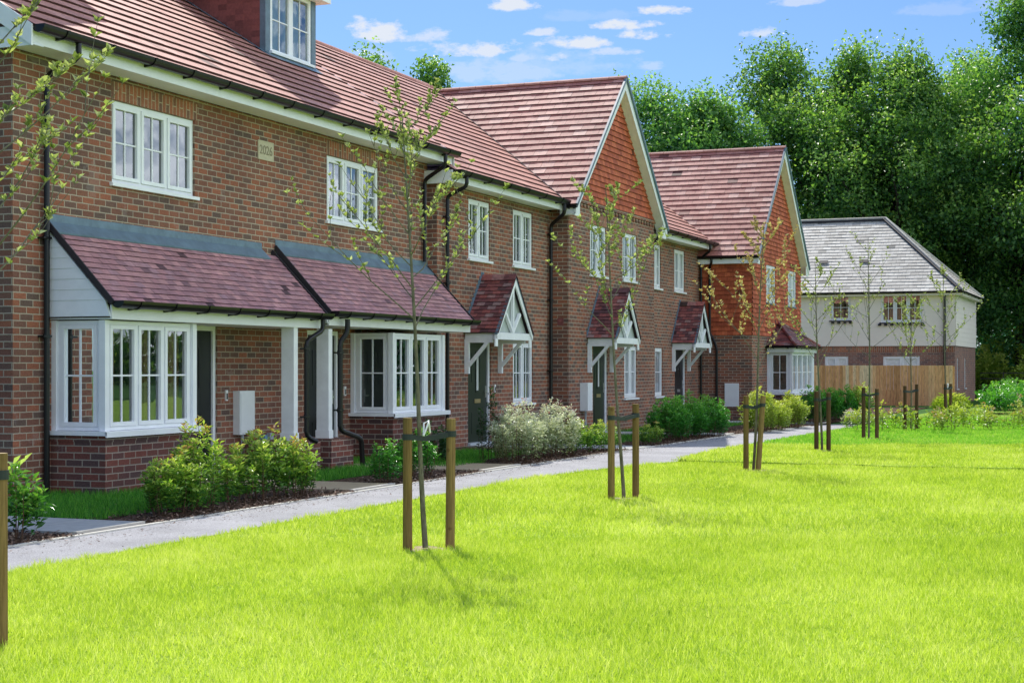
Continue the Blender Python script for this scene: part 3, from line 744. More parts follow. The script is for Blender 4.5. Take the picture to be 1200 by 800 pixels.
def build_house_12(i):
    xa, xb = ((14.84, 20.72), (20.72, 26.14))[i]
    lab = ('nearest brick house with dormer, white-cheeked bay canopy and two downpipes at its left edge', 'second brick house whose bay window stands behind the nearest staked tree')[i]
    lab = ('nearest brick terraced house, cut by the left edge, with a 2026 date stone', 'brick house second from the left, its bay window behind the nearest staked tree')[i]
    H = thing('terraced_house', (xa, YW, 0), lab, 'house', GRP)
    bx0, bx1 = ((15.52, 17.45), (23.15, 25.2))[i]
    wx0, wx1 = ((16.72, 18.59), (22.35, 24.2))[i]
    dx0, dx1 = ((18.12, 19.16), (21.72, 22.78))[i]
    m = MB()
    wall(m, 'y', YW, xa, xb, 0, 5.13, [(wx0, wx1, 3.80, 4.84), (bx0 + .08, bx1 - .08, .75, 2.04), (dx0, dx1, 0, 2.06)])
    m.build('wall', 'brick', H); m = MB()
    if i == 0:
        m.face([(xa, YW, 0), (xa, 20.35, 0), (xa, 20.35, 5.2), (xa, RY, RZ - .05), (xa, YW, 5.45)])
    else:
        m.face([(xb, YW, 0), (xb, 20.35, 0), (xb, 20.35, 5.2), (xb, RY, RZ - .05), (xb, YW, 5.45)])
    m.build('side_wall', 'brick', H); m = MB()
    m.face([(xa, 20.35, 0), (xb, 20.35, 0), (xb, 20.35, 5.2), (xa, 20.35, 5.2)])
    m.build('rear_wall', 'brick', H)
    window(H, 'y', YW, wx0, wx1, 3.80, 4.84, 3, 1, 1)
    soldier(H, 'y', YW, wx0 - .02, wx1 + .06, 4.845, 5.07)
    bay(H, bx0, bx1, 11.28, YW, 3)
    door(H, 'y', YW, dx0, dx1, 2.06, 'door_black', glazing=False, box=None, handle_right=(i == 1))
    cx0, cx1 = ((15.45, 20.62), (20.74, 26.10))[i]
    lean_canopy(H, cx0, cx1, YW, 11.12, 2.24 + .05 * i, 3.20 + .08 * i, fx=(.3 if i == 0 else 0))
    main_roof(H, xa - (.22 if i == 0 else 0), xb + (.0 if i == 0 else .18), EY, EZ, RY, RZ, .325, rx1=xb + (.18 if i else 0))
    if i == 0:
        v = MB(); k = (RZ - EZ) / (RY - EY)
        v.prism([(xa - .24, EY, EZ - .22), (xa - .24, EY, EZ + .02), (xa - .24, RY, RZ + .02), (xa - .24, RY, RZ - .2)], (0, 0, 0), (.03, 0, 0), .5); v.build('verge_board', 'white', H)
        v = MB(); v.prism([(xa - .21, EY + .02, EZ - .20), (xa - .21, RY, RZ - .20), (xa - .21, RY, RZ - .18), (xa - .21, EY + .02, EZ - .18)], (0, 0, 0), (.21, 0, 0), .5); v.build('verge_soffit', 'board', H)
    else:
        v = MB(); v.prism([(xb + .17, EY, EZ - .22), (xb + .17, EY, EZ + .02), (xb + .17, RY, RZ + .02), (xb + .17, RY, RZ - .2)], (0, 0, 0), (.02, 0, 0), .5); v.build('verge_board', 'white', H)
    eaves(H, xa - (.2 if i == 0 else 0), xb + (0 if i == 0 else .15), EY, YW, EZ, endbox=(i == 0), gl=.0, gr=(0 if i == 0 else .02))
    dormer(H, *((17.05, 18.75), (23.62, 25.32))[i])
    return H
H1 = build_house_12(0); H2 = build_house_12(1)
# pipes
pipe(H1, [(15.37, 11.54, 5.26), (15.37, 11.54, 5.08), (15.37, 11.99, 4.90), (15.37, 11.99, 0)], clips=[(15.37, 11.99, z) for z in (4.4, 3.0, 1.85)])
pipe(H2, [(25.80, 11.54, 5.26), (25.80, 11.54, 5.05), (25.90, 11.99, 4.82), (25.90, 11.99, 3.36)], clips=[(25.95, 11.99, z) for z in (4.3,)])
# posts and dwarf brick piers carrying the canopies
for H, x in ((H1, 19.80), (H2, 20.83)):
    p = MB(); p.box(x, x + .115, 11.20, 11.40, .44, 2.05, .5); p.box(x - .012, x + .127, 11.188, 11.412, .44, .56, .5); p.build('post', 'white_paint', H)
    b = MB(); b.box(x - .10, x + .60, 11.10, 12.04, 0, .43); b.build('brick_pier', 'brick_plinth', H)
pipe(H1, [(20.42, 11.07, 2.2), (20.42, 11.07, 2.02), (20.06, 11.14, 1.86), (20.06, 11.14, .50), (20.22, 11.06, .42)], clips=[(20.06, 11.14, z) for z in (1.75, .78)])
pipe(H2, [(21.18, 11.07, 2.2), (21.18, 11.07, 2.00), (20.86 + .22, 11.14, 1.86), (21.08, 11.14, .55), (21.45, 10.98, .42), (21.50, 10.98, .0)], r=.04, clips=[(21.08, 11.14, z) for z in (1.70, .85)])
# brick pier (porch side wall) below
bell(H1, 19.38, YW, 1.09); bell(H2, 22.95, YW, 1.10)
mbx = MB(); mbx.box(19.57, 19.98, YW - .11, YW - .001, .53, 1.15, .5); q = mbx.build('meter_box', 'meter', H1)
mbx = MB(); mbx.box(19.59, 19.96, YW - .122, YW - .111, .55, 1.12, .5); mbx.build('meter_door', 'meter', q)
pipe(H1, [(19.72, YW - .06, .53), (19.72, YW - .06, 0)], .022, 'conduit', 'grey_plastic')
pipe(H1, [(20.32, YW - .05, .36), (20.32, YW - .05, 0)], .028, 'water_pipe', 'blue_pipe')
mbx = MB(); mbx.box(20.29, 20.37, YW - .09, YW - .001, .30, .50, .5); mbx.build('pipe_cover', 'blue_pipe', H1)
mbx = MB(); mbx.box(20.50, 20.60, YW - .06, YW - .001, .40, .52, .5); mbx.build('socket_box', 'grey_plastic', H1)
mbx = MB(); mbx.box(18.42, 18.55, YW + .03, YW + .055, .62, .74, .5); q = mbx.build('camera_plate', 'label', H1)
# date stone
ds = MB(); ds.box(20.24, 20.68, YW - .012, YW - .001, 4.52, 4.80, .5); DS = ds.build('date_stone', 'stone', H1)
def text_mesh(s, size, loc, mat, parent, name, rotz=0, ext=.0015):
    cu = bpy.data.curves.new(name, 'FONT'); cu.body = s; cu.size = size; cu.extrude = ext; cu.align_x = 'CENTER'; cu.align_y = 'CENTER'
    cu.offset = .0015
    ob = bpy.data.objects.new(name, cu); COL.objects.link(ob); bpy.context.view_layer.update()
    dg = bpy.context.evaluated_depsgraph_get(); me = bpy.data.meshes.new_from_object(ob.evaluated_get(dg)); bpy.data.objects.remove(ob); bpy.data.curves.remove(cu)
    me.name = name; me.materials.clear(); me.materials.append(M[mat])
    from mathutils import Matrix
    me.transform(Matrix.Rotation(R(90), 4, 'X')); me.transform(Matrix.Rotation(rotz, 4, 'Z'))
    me.transform(Matrix.Translation(Vector(loc) - wloc(parent)))
    o = bpy.data.objects.new(name, me); return link(o, parent)
text_mesh('2026', .185, (20.46, YW - .0145, 4.66), 'stone_dark', DS, 'numerals')
fr = MB()
for a in ((20.24, 20.68, 4.785, 4.80), (20.24, 20.68, 4.52, 4.535)): fr.box(a[0], a[1], YW - .016, YW - .0122, a[2], a[3], .5)
for a in ((20.24, 20.255), (20.665, 20.68)): fr.box(a[0], a[1], YW - .016, YW - .0122, 4.5352, 4.7848, .5)
fr.build('stone_rim', 'stone', DS)

# ---------------- house 3 (porch A)
YB = 11.86
EYB, EZB = 11.47, 4.98
def build_house_3():
    xa, xb = 26.14, 32.06
    H = thing('terraced_house', (xa, YB, 0), 'brick house whose gabled porch door stands beside the big silvery shrub', 'house', GRP)
    m = MB(); W = [(27.57, 28.64, 3.53, 4.66), (29.84, 30.95, 3.53, 4.66), (27.55, 28.68, 0, 2.02), (29.84, 30.97, .75, 1.98)]
    wall(m, 'y', YB, xa, xb, 0, 4.80, W)
    m.face([(xa, YB, 0), (xa, YW, 0), (xa, YW, 4.8), (xa, YB, 4.8)])
    m.build('wall', 'brick', H); m = MB(); m.face([(xa, 20.35, 0), (xb, 20.35, 0), (xb, 20.35, 5.2), (xa, 20.35, 5.2)])
    m.build('rear_wall', 'brick', H)
    for a in W[:2]: window(H, 'y', YB, *a, 2, 1, 1)
    window(H, 'y', YB, *W[3], 2, 1, 1, blind='curtain')
    door(H, 'y', YB, 27.55, 28.68, 2.02, 'door_green', box='brass')
    bell(H, 28.86, YB, 1.07)
    porch(H, 27.38, 29.10, YB, 11.20)
    k = (RZ - EZB) / (RY - EYB)
    sl = math.hypot(RY - EYB, RZ - EZB)
    main_roof(H, 26.02, 32.1, EYB, EZB, RY, RZ, .285, 'tile', L=(0, 31.80 - 26.02, 0, 35.35 - 26.02), rx0=26.3, rx1=35.3)
    eaves(H, 26.02, 31.72, EYB, YB, EZB, gr=.1)
    # valley gutter lead
    v = MB(); a = Vector((31.86, EYB, EZB + .012)); b = Vector((35.40, RY, RZ + .012)); t = (b - a).normalized()
    s = Vector((.12, 0, 0)); v.face([a - s * .1 + Vector((0,0,.018)), a + s * .5 + Vector((0, 0, .02)), b + s * .3 + Vector((0, 0, .02)), b - s * .3+ Vector((0,0,.018))]); v.build('valley_lead', 'dark_edge', H)
    pipe(H, [(26.45, 11.41, 4.93), (26.45, 11.41, 4.74), (26.45, 11.79, 4.58), (26.45, 11.79, 0)], clips=[(26.45, 11.79, z) for z in (4.2, 3.0)])
    pipe(H, [(31.65, 11.41, 4.93), (31.65, 11.41, 4.72), (31.85, 11.79, 4.50), (31.85, 11.79, 0)], r=.04, clips=[(31.85, 11.79, z) for z in (4.3, 2.9, 1.4)])
    return H
H3 = build_house_3()
# ---------------- house 4 (gable A)
YA = 11.47
def build_house_4():
    xa, xb, xc = 32.06, 38.42, 35.32
    H = thing('terraced_house', (xa, YA, 0), 'brick house with an orange tile-hung gable above brick and a dentil course', 'house', GRP)
    yv, ze, za = 11.20, 4.92, 8.18
    m = MB(); W = [(33.48, 34.62, 3.53, 4.65), (35.84, 36.97, 3.53, 4.65), (33.68, 34.72, 0, 2.04), (35.97, 36.97, .75, 1.98)]
    wall(m, 'y', YA, xa, xb, 0, 5.14, W)
    m.face([(xa, YA, 0), (xa, YB, 0), (xa, YB, 4.95), (xa, YA, 4.95)]); m.face([(xb, YA, 0), (xb, YB, 0), (xb, YB, 4.95), (xb, YA, 4.95)])
    m.build('wall', 'brick', H); m = MB(); m.face([(xa, 20.35, 0), (xb, 20.35, 0), (xb, 20.35, 5.2), (xa, 20.35, 5.2)])
    m.build('rear_wall', 'brick', H)
    for a in W[:2]:
        window(H, 'y', YA, *a, 2, 1, 1); soldier(H, 'y', YA, a[0] - .05, a[1] + .05, 4.655, 4.88)
    window(H, 'y', YA, *W[3], 2, 1, 1, blind='curtain'); door(H, 'y', YA, 33.68, 34.72, 2.04, 'door_green')
    # dentil course
    d = MB(); x = xa + .05
    while x < xb - .1:
        d.box(x, x + .11, YA - .03, YA - .001, 4.97, 5.05); x += .225
    d.box(xa + .02, xb - .02, YA - .045, YA - .002, 5.052, 5.13); d.build('dentil_course', 'brick', H)
    t = MB(); s = (za - ze) / (xc - 31.85); zt0 = 5.14; Sx = za - .10 - zt0
    l0 = max(xa, 31.85 + (zt0 - ze) / s + .02); r0 = min(xb, 38.79 - (zt0 - ze) / s)
    hung_wall(t, 'y', YA - .012, (l0, r0, xc - .05, xc + .05), zt0, Sx); t.build('gable_tile_hanging', 'tile_hung', H)
    gable(H, 31.85, 38.79, yv, 16.6, ze, za, YA, .232, 'tile_sand', 'tile', 5.14, xa, xb, xc=xc)
    g = MB(); e = H
    # return eave, fascia and gutter facing the camera
    f = MB(); f.box(31.88, 31.905, yv + .06, 11.6, ze - .21, ze - .02, .5); f.box(31.906, xa, yv + .06, 11.6, ze - .21, ze - .195, .5); f.build('fascia', 'white', H)
    gutter(H, (31.84, 11.45, ze - .02), (31.84, yv, ze - .02), .055, 2)
    gutter(H, (38.82, yv, ze - .02), (38.82, 11.45, ze - .02), .055, 2)
    mbx = MB(); mbx.box(32.80, 33.12, YA - .18, YA - .001, .53, 1.14, .5); mm = mbx.build('meter_box', 'meter', H)
    pipe(H, [(33.0, YA - .06, .53), (33.0, YA - .06, 0)], .022, 'conduit', 'grey_plastic')
    mbx = MB(); mbx.box(xa - .006, xa - .001, 11.58, 11.72, 2.38, 2.52, .5); mbx.build('air_vent', 'tile_clay', H)
    porch(H, 33.30, 34.92, YA, 10.80)
    pipe(H, [(38.80, 11.42, 4.85), (38.7, 11.52, 4.6), (38.6, 11.79, 4.45), (38.6, 11.79, 0)], clips=[])
    return H
H4 = build_house_4()
# ---------------- house 5 (porch C)
def build_house_5():
    xa, xb = 38.42, 44.25
    H = thing('terraced_house', (xa, YB, 0), 'brick house set between the two gabled houses, with one slim ground-floor window', 'house', GRP)
    m = MB(); W = [(39.45, 40.35, 3.53, 4.66), (41.62, 42.66, 3.53, 4.66), (41.66, 42.75, 0, 2.02), (39.80, 40.50, .72, 1.98)]
    wall(m, 'y', YB, xa, xb, 0, 4.80, W)
    m.build('wall', 'brick', H); m = MB(); m.face([(xa, 20.35, 0), (xb, 20.35, 0), (xb, 20.35, 5.2), (xa, 20.35, 5.2)])
    m.build('rear_wall', 'brick', H)
    for a in W[:2]: window(H, 'y', YB, *a, 2, 1, 1, blind='curtain')
    window(H, 'y', YB, *W[3], 1, 1, 1)
    door(H, 'y', YB, 41.66, 42.75, 2.02, 'door_black', glazing=False, box='steel')
    porch(H, 41.38, 42.98, YB, 11.22)
    main_roof(H, 35.6, 44.4, EYB, EZB, RY, RZ, .285, 'tile', L=(3.1, 45.7 - 35.6, 0, 48 - 35.6), ridge=False)
    eaves(H, 38.75, 44.72, EYB, YB, EZB, endbox=False, gr=.55)
    pipe(H, [(43.7, 11.41, 4.93), (43.7, 11.41, 4.74), (44.12, 11.79, 4.58), (44.12, 11.79, 0)], clips=[(44.12, 11.79, z) for z in (4.0, 1.5)])
    return H
H5 = build_house_5()
# ---------------- house 6 (gable B)
YG = 10.35
def build_house_6():
    xa, xb, xc = 44.25, 51.0, 47.5
    yv, ze, za = 10.08, 4.60, 8.06
    H = thing('terraced_house', (xa, YG, 0), 'farthest terraced house, orange tile-hung above brick, with a hipped bay window', 'house', GRP)
    bx0, bx1, yf = 46.15, 49.4, 9.60
    m = MB(); wall(m, 'y', YG, xa, xb, 0, 2.40, [(bx0 + .08, bx1 - .08, .75, 1.92)])
    wall(m, 'x', xa, YG, 13.0, 0, 2.40, [])
    m.face([(xb, YG, 0), (xb, 20.3, 0), (xb, 20.3, 4.9), (xb, YG, 4.9)]); m.face([(xa, 20.3, 0), (xb, 20.3, 0), (xb, 20.3, 4.9), (xa, 20.3, 4.9)])
    m.build('wall', 'brick', H)
    b = MB(); Wn = [(46.0, 47.15, 3.36, 4.46), (49.02, 50.15, 3.36, 4.46)]
    wall(b, 'y', YG + .02, xa + .02, xb, 2.40, 4.62, Wn); wall(b, 'x', xa + .02, YG + .02, 13.0, 2.40, 4.62)
    s = (za - ze) / (xc - 44.0); zt0 = 4.56; Sx = za - .10 - zt0
    b.face([(xa + .02, YG + .02, 4.6), (xb, YG + .02, 4.6), (xc, YG + .02, za - .1)])
    b.build('wall_lining', 'tile_hung', H)
    t = MB(); hung_with_holes(t, 'y', YG - .0, (xa, xb), 2.38, 4.56, Wn)
    hung_wall(t, 'y', YG, (xa + .0, xb, xc - .05, xc + .05), zt0, Sx)
    hung_wall(t, 'x', xa - .0, (YG, 13.0, YG, 13.0), 2.38, 2.16); t.build('tile_hanging', 'tile_hung', H)
    for a in Wn: window(H, 'y', YG, *a, 2, 1, 1, d=-.01, sillmat='lead', blind='curtain_pale')
    bay(H, bx0, bx1, yf, YG, 4, .72, 1.92)
    gable(H, 44.0, 51.0 + .22, yv, 16.6, ze, za, YG, .232, 'tile_sand', 'tile', 0, xa, xb, xc=xc)
    f = MB(); f.box(44.03, 44.055, yv + .06, 13.0, ze - .21, ze - .02, .5); f.box(44.056, xa, yv + .06, 13.0, ze - .21, ze - .195, .5); f.build('fascia', 'white', H)
    gutter(H, (43.98, 13.0, ze - .02), (43.98, yv, ze - .02), .058, 4)
    pipe(H, [(43.98, 11.45, 4.55), (43.98, 11.45, 4.42), (44.17, 11.55, 4.30), (44.17, 11.55, 2.45), (44.19, 11.42, 2.2), (44.19, 11.35, 2.0), (44.19, 11.35, 0)], clips=[])
    mbx = MB(); mbx.box(xa - .06, xa - .001, 10.72, 11.12, .36, 1.02, .5); mbx.build('meter_box', 'meter', H)
    # hipped bay roof (half pyramid)
    x0, x1, ye, zr0, zr1 = bx0 - .22, bx1 + .22, yf - .13, 2.10, 2.80; cx = (x0 + x1) / 2
    m = MB(); v = Vector((0, YG - ye, zr1 - zr0)); S = v.length; v.normalize()
    tiles(m, (x0, ye, zr0), (1, 0, 0), v, (0, -v.z, v.y), (0, x1 - x0, (cx - x0) - .15, (cx - x0) + .15), S, .10, .17, .014, .005)
    for sgn, xs in ((1, x0), (-1, x1)):
        v = Vector((sgn * (cx - x0 - .15), 0, zr1 - zr0)); S = v.length; v.normalize()
        tiles(m, (xs, ye, zr0), (0, 1, 0), v, (-sgn * v.z, 0, abs(v.x)), (0, YG - ye, YG - ye - .02, YG - ye), S, .10, .17, .014, .005)
    o = m.build('bay_roof', 'tile_clay', H)
    for sgn, xs in ((1, x0), (-1, x1)):
        h = MB(); a = Vector((xs, ye, zr0 + .03)); c = Vector((cx - sgn * .15, YG, zr1 + .03)); n = 9
        for k in range(n): h.tube([a + (c - a) * (k / n), a + (c - a) * ((k + .96) / n)], .045, 6)
        h.build('hip_tile', 'tile_clay', o)
    f = MB(); f.box(x0 + .08, x1 - .08, ye + .06, ye + .085, zr0 - .19, zr0 - .02, .5); f.box(x0 + .08, x0 + .105, ye + .086, YG - .03, zr0 - .19, zr0 - .02, .5)
    f.box(x0 + .106, x1 - .08, ye + .086, YG - .03, zr0 - .185, zr0 - .17, .5); f.build('bay_fascia', 'white', o)
    gutter(o, (x0, ye - .03, zr0 - .02), (x1, ye - .03, zr0 - .02), .05, 5); gutter(o, (x0 - .03, YG - .03, zr0 - .02), (x0 - .03, ye, zr0 - .02), .05, 2)
    return H
H6 = build_house_6()

# ---------------- grey detached house
def build_grey():
    X0, X1, Y0, Y1 = 65., 73.0, 7.07, 18.5
    H = thing('detached_house', (X0, Y0, 0), 'detached house with pale slate hipped roof and cream boarding, behind the wooden fence', 'house')
    m = MB(); G = [(11.25, 12.2, .6, 1.90), (8.42, 9.86, .6, 1.90)]
    wall(m, 'x', X0, Y0, Y1, 0, 2.30, G); wall(m, 'y', Y0, X0, X1, 0, 2.30, [(65.75, 66.15, .6, 1.85), (68.6, 69.0, .6, 1.85)])
    m.face([(X1, Y0, 0), (X1, Y1, 0), (X1, Y1, 4.4), (X1, Y0, 4.4)]); m.face([(X0, Y1, 0), (X1, Y1, 0), (X1, Y1, 4.4), (X0, Y1, 4.4)])
    m.build('wall', 'brick_far', H)
    soldier(H, 'x', X0, Y0 + .01, Y1, 2.06, 2.29)
    b = MB(); Wn = [(11.15, 11.95, 3.35, 4.40), (8.32, 9.95, 3.25, 4.40)]
    for axis, pos, a0, a1, hs in (('x', X0 - .03, Y0 - .03, Y1, Wn), ('y', Y0 - .03, X0 - .03, X1, [])):
        wall(b, axis, pos, a0, a1, 2.31, 4.44, hs)
        z = 2.31
        P = mp(axis, pos)
        while z < 4.4:
            e = min(z + .19, 4.44); xs = sorted({a0, a1, *[q for h in hs for q in h[:2]]})
            for i in range(len(xs) - 1):
                c = (xs[i] + xs[i + 1]) / 2
                if any(h[0] < c < h[1] and not (e <= h[2] or z >= h[3]) for h in hs): continue
                b.face([P(xs[i], -.012, z), P(xs[i + 1], -.012, z), P(xs[i + 1], -.004, e), P(xs[i], -.004, e)]); b.face([P(xs[i], -.012, z), P(xs[i + 1], -.012, z), P(xs[i + 1], 0, z - .001), P(xs[i], 0, z - .001)])
            z = e
    b.build('boarding', 'board_far', H)
    window(H, 'x', X0 - .03, *Wn[0], 1, 1, 1, blind='curtain', sillmat='dark_edge'); window(H, 'x', X0 - .03, *Wn[1], 3, 1, 1, blind='curtain', sillmat='dark_edge')
    for a in Wn:
        d = MB(); y = a[0] - .08
        while y < a[1]: d.box(X0 - .16, X0 - .055, y, y + .12, a[2] - .13, a[2] - .05); y += .24
        d.build('dentil_sill', 'dark_edge', H)
    for a in G: window(H, 'x', X0, *a, 2, 0, 0, film=True, room=0)
    for a in ((65.75, 66.15, .6, 1.85), (68.6, 69.0, .6, 1.85)): window(H, 'y', Y0, *a, 1, 0, 0)
    # hipped roof
    ex0, ex1, ey0, ey1, ze, zr = X0 - .40, X1 - .3, Y0 - .36, Y1 + .45, 4.46, 7.72; cx = (ex0 + ex1) / 2; in_ = 3.6
    m = MB()
    v = Vector((cx - ex0, 0, zr - ze)); S = v.length; v.normalize()
    tiles(m, (ex0, ey0, ze), (0, 1, 0), v, (-v.z, 0, v.x), (0, ey1 - ey0, in_, ey1 - ey0 - in_), S, .215, .33, .018, .006, .006)
    v = Vector((0, in_, zr - ze)); S = v.length; v.normalize()
    tiles(m, (ex0, ey0, ze), (1, 0, 0), v, (0, -v.z, v.y), (0, ex1 - ex0, cx - ex0 - .01, cx - ex0 + .01), S, .215, .33, .018, .006, .006)
    m.face([(ex1, ey0, ze), (ex1, ey1, ze), (cx, ey1 - in_, zr), (cx, ey0 + in_, zr)]); m.face([(ex0, ey1, ze), (ex1, ey1, ze), (cx, ey1 - in_, zr)])
    o = m.build('roof', 'slate', H)
    r = MB(); r.tube([(cx, ey0 + in_, zr + .03), (cx, ey1 - in_, zr + .03)], .07, 8); r.build('ridge_tile', 'slate', o)
    u = MB(); u.box(cx - .15, cx - .05, ey0 + in_, ey1 - in_, zr - .09, zr - .005); u.build('ridge_dark_strip', 'dark_edge', o)  # dark strip just below the ridge, underlining it
    for c in ((ex0, ey0), (ex1, ey0)):
        r = MB(); r.tube([(c[0], c[1], ze + .04), (cx, ey0 + in_, zr + .04)], .06, 8); r.build('hip_tile', 'slate', o)
        r = MB(); r.tube([(c[0] - .04, c[1] + .1, ze + .02), (cx - .04, ey0 + in_ + .1, zr + .02)], .05, 6); r.build('hip_shadow_strip', 'dark_edge', o)
    sh = Vector((cx - ex0, 0, zr - ze)).normalized(); nn = Vector((-sh.z, 0, sh.x))
    for yy in (12.3, 13.9 - 2.4 + .55 - 1.4):
        p = Vector((ex0, yy, ze)) + sh * 2.0 + nn * .03; vv = MB(); vv.prism([p, p + Vector((0, .35, 0)), p + Vector((0, .35, 0)) + sh * .2, p + sh * .2], (0, 0, 0), nn * .03); vv.build('roof_vent', 'dark_edge', o)
    f = MB(); f.box(ex0 + .03, ex0 + .055, ey0 + .03, ey1, ze - .16, ze - .01, .5); f.box(ex0 + .056, ex1, ey0 + .03, ey0 + .055, ze - .16, ze - .01, .5)
    f.box(ex0 + .056, X0 - .06, ey0 + .056, ey1, ze - .155, ze - .145, .5); f.box(ex0 + .056, ex1, ey0 + .056, Y0 - .06, ze - .1549, ze - .1451, .5); f.build('fascia', 'board_far', H)
    gutter(H, (ex0 - .03, ey1, ze - .02), (ex0 - .03, ey0, ze - .02), .06, 8); gutter(H, (ex0, ey0 - .03, ze - .02), (ex1, ey0 - .03, ze - .02), .06, 6)
    pipe(H, [(X0 - .13, Y0 + .38, 4.42), (X0 - .13, Y0 + .38, 0)], r=.05)
    return H
build_grey()

# ---------------- wooden fence
F = thing('board_fence', (60, 6.6, 0), 'new orange-brown close-boarded wooden fence in front of the slate-roofed house', 'fence')
y = 6.6; k = 0
def fcol():
    return min(1, max(0, random.gauss(.55, .30)))
while y < 12.6:
    m = MB(); e = y + 2.0; a = y; tone = fcol()
    while a < e - .01:
        if random.random() < .45: tone = fcol()
        m.box(60 - random.uniform(.0, .03), 60.03, a + .006, a + .119, .05, 1.53 + random.uniform(-.006, .006), min(1, max(0, tone + random.gauss(0, .20)))); a += .125
    m.build('fence_panel', 'fence', F)
    p = MB(); p.box(60.035, 60.14, y - .05, y + .05, 0, 1.5); p.build('fence_post', 'fence', F)
    y = e

# ================================================================== GROUND
def sheet(name, poly, z, mat, kind='structure', label=None, cat=None):
    m = MB(); m.face([(x, y, z) for x, y in poly]); o = m.build(name, mat); tag(o, kind=kind, label=label, cat=cat); return o
sheet('ground', [(-400, -500), (900, -500), (900, 700), (-400, 700)], -.030, 'field')
m = MB(); m.face([(0, -40, -.012), (24.3, -40, -.012), (24.3, 7.9, -.012), (0, 7.9, -.012)]); tag(m.build('lawn', 'lawn'), kind='structure')
# raised turf beyond the shallow step
m = MB(); edge = [(24.3, -40)] + [(24.3 + .09 * math.sin(q * 2.1) + .06 * math.sin(q * 5.3) + .08 * math.sin(q * .37), -20 + q * .5) for q in range(52)] + [(24.3, 6.35), (24.45, 6.75), (24.9, 7.0), (28, 7.08), (34.5, 6.85), (36.2, 6.75), (36.2, 5.9), (39, 2.4), (43, -2.5), (60, -24), (60, -40)]
m.face([(x, y, .022) for x, y in edge])
for i in range(len(edge) - 1):
    (x0, y0), (x1, y1) = edge[i], edge[i + 1]; m.face([(x0, y0, -.02), (x1, y1, -.02), (x1, y1, .022), (x0, y0, .022)])
tag(m.build('upper_lawn', 'lawn'), kind='structure')
for (tx, ty, tr_) in ((12.02, 5.52, .19), (17.35, 5.55, .20), (22.75, 5.30, .22), (27.85, 5.27, .22), (33.0, 5.28, .22)):
    m = MB(); zz = .0245 if tx > 24.3 else -.009
    m.face([(tx + math.cos(a * .3142) * tr_ * (1 + .3 * math.sin(a * .942 + tx)), ty + math.sin(a * .3142) * tr_ * (1 + .3 * math.sin(a * .942 + tx)), zz) for a in range(20)])
    tag(m.build('bare_soil', 'soil'), kind='structure')
# path
N_ = [(-5, 8.85), (24, 8.72), (28, 8.62), (33, 8.45), (40, 7.85), (41.5, 7.7)]; S_ = [(41.5, 6.7), (40, 6.75), (34.5, 6.85), (28, 7.08), (24.9, 7.0), (24.3, 6.9), (22, 7.45), (20, 7.72), (-5, 7.78)]
sheet('path', N_ + S_, -.004, 'asphalt')
m = MB()
for i in range(len(N_) - 2):
    a, b = Vector((*N_[i], 0)), Vector((*N_[i + 1], 0)); t = (b - a).normalized(); nrm = Vector((-t.y, t.x, 0)); L = (b - a).length; s = 0
    while s < L:
        e = min(s + .9, L - .0); m.prism([a + t * s, a + t * (e - .006), a + t * (e - .006) + nrm * .05, a + t * s + nrm * .05], (0, 0, -.02), (0, 0, .010)); s += .9
tag(m.build('path_edging', 'kerb'), kind='structure')
# beds, front gardens, slabs
sheet('planting_bed', [(-5, 8.9), (24, 8.78), (33, 8.5), (40, 7.9), (60, 7.4), (60, 9.3), (52, 9.6), (44.2, 10.6), (44.2, 11.9), (-5, 11.9)], -.008, 'mulch')
sheet('rear_garden_ground', [(-5, 11.9), (44.2, 11.9), (44.2, 60), (-5, 60)], -.016, 'field')
sheet('far_bed', [(36.2, 6.75), (36.2, 5.9), (39, 2.4), (43, -2.5), (60, -24), (66, -20), (60, 6.6)], -.006, 'lawn')
sheet('verge', [(66, -30), (60, 6.5), (63, 6.9), (64.9, 7), (78, 7), (92, 30), (92, -60)], -.002, 'field')
grass_patches = [(12.95, 15.5, 9.55, 11.9), (15.5, 17.0, 9.9, 11.25), (18.3, 21.2, 10.0, 10.95), (21.7, 23.1, 9.6, 11.9), (23.2, 26.0, 9.9, 11.2), (29.2, 33.2, 9.6, 11.3), (35.2, 41.0, 9.7, 11.4), (46, 50, 9, 9.5)]
for i, (a, b, c, d) in enumerate(grass_patches): sheet('front_garden_turf', [(a, c), (b, c), (b, d), (a, d)], -.003 + .00, 'field')
def slab(x0, x1, y0, y1, mat, label):
    T = thing('garden_path_slabs', ((x0 + x1) / 2, y0, 0), label, 'paving', 'slab paths to the front doors'); n = max(1, round((y1 - y0) / .6)); g = (y1 - y0) / n
    for k in range(n):
        m = MB(); z = random.uniform(0, .003); m.box(x0, x1, y0 + k * g + .004, y0 + (k + 1) * g - .004, -.01, .012 + z); m.build('slab', mat, T)
    m = MB(); m.box(x0 - .0, x1, y0 - .065, y0 - .004, -.01, .018); m.build('threshold_kerb', 'kerb', T)
slab(11.85, 12.9, 8.98, 13.0, 'slab', 'pale grey slab path at the left, leading past the near corner of the terrace')
slab(17.15, 18.3, 8.95, 11.9, 'slab_buff', 'buff slab path beside the lawn patch left of the nearest staked tree')
slab(21.1, 22.6, 8.92, 11.9, 'slab_buff', 'buff slab path between the round dark shrub and the silvery shrub')
slab(27.5, 28.7, 8.7, 11.9, 'slab', 'grey slab path hidden behind shrubs, ending at the green door under the first porch')
slab(33.7, 34.8, 8.6, 11.4, 'slab', 'grey slab path to the door of the gabled house')
slab(41.6, 42.7, 8.0, 11.8, 'slab', 'slab path to the door beneath the farthest porch')

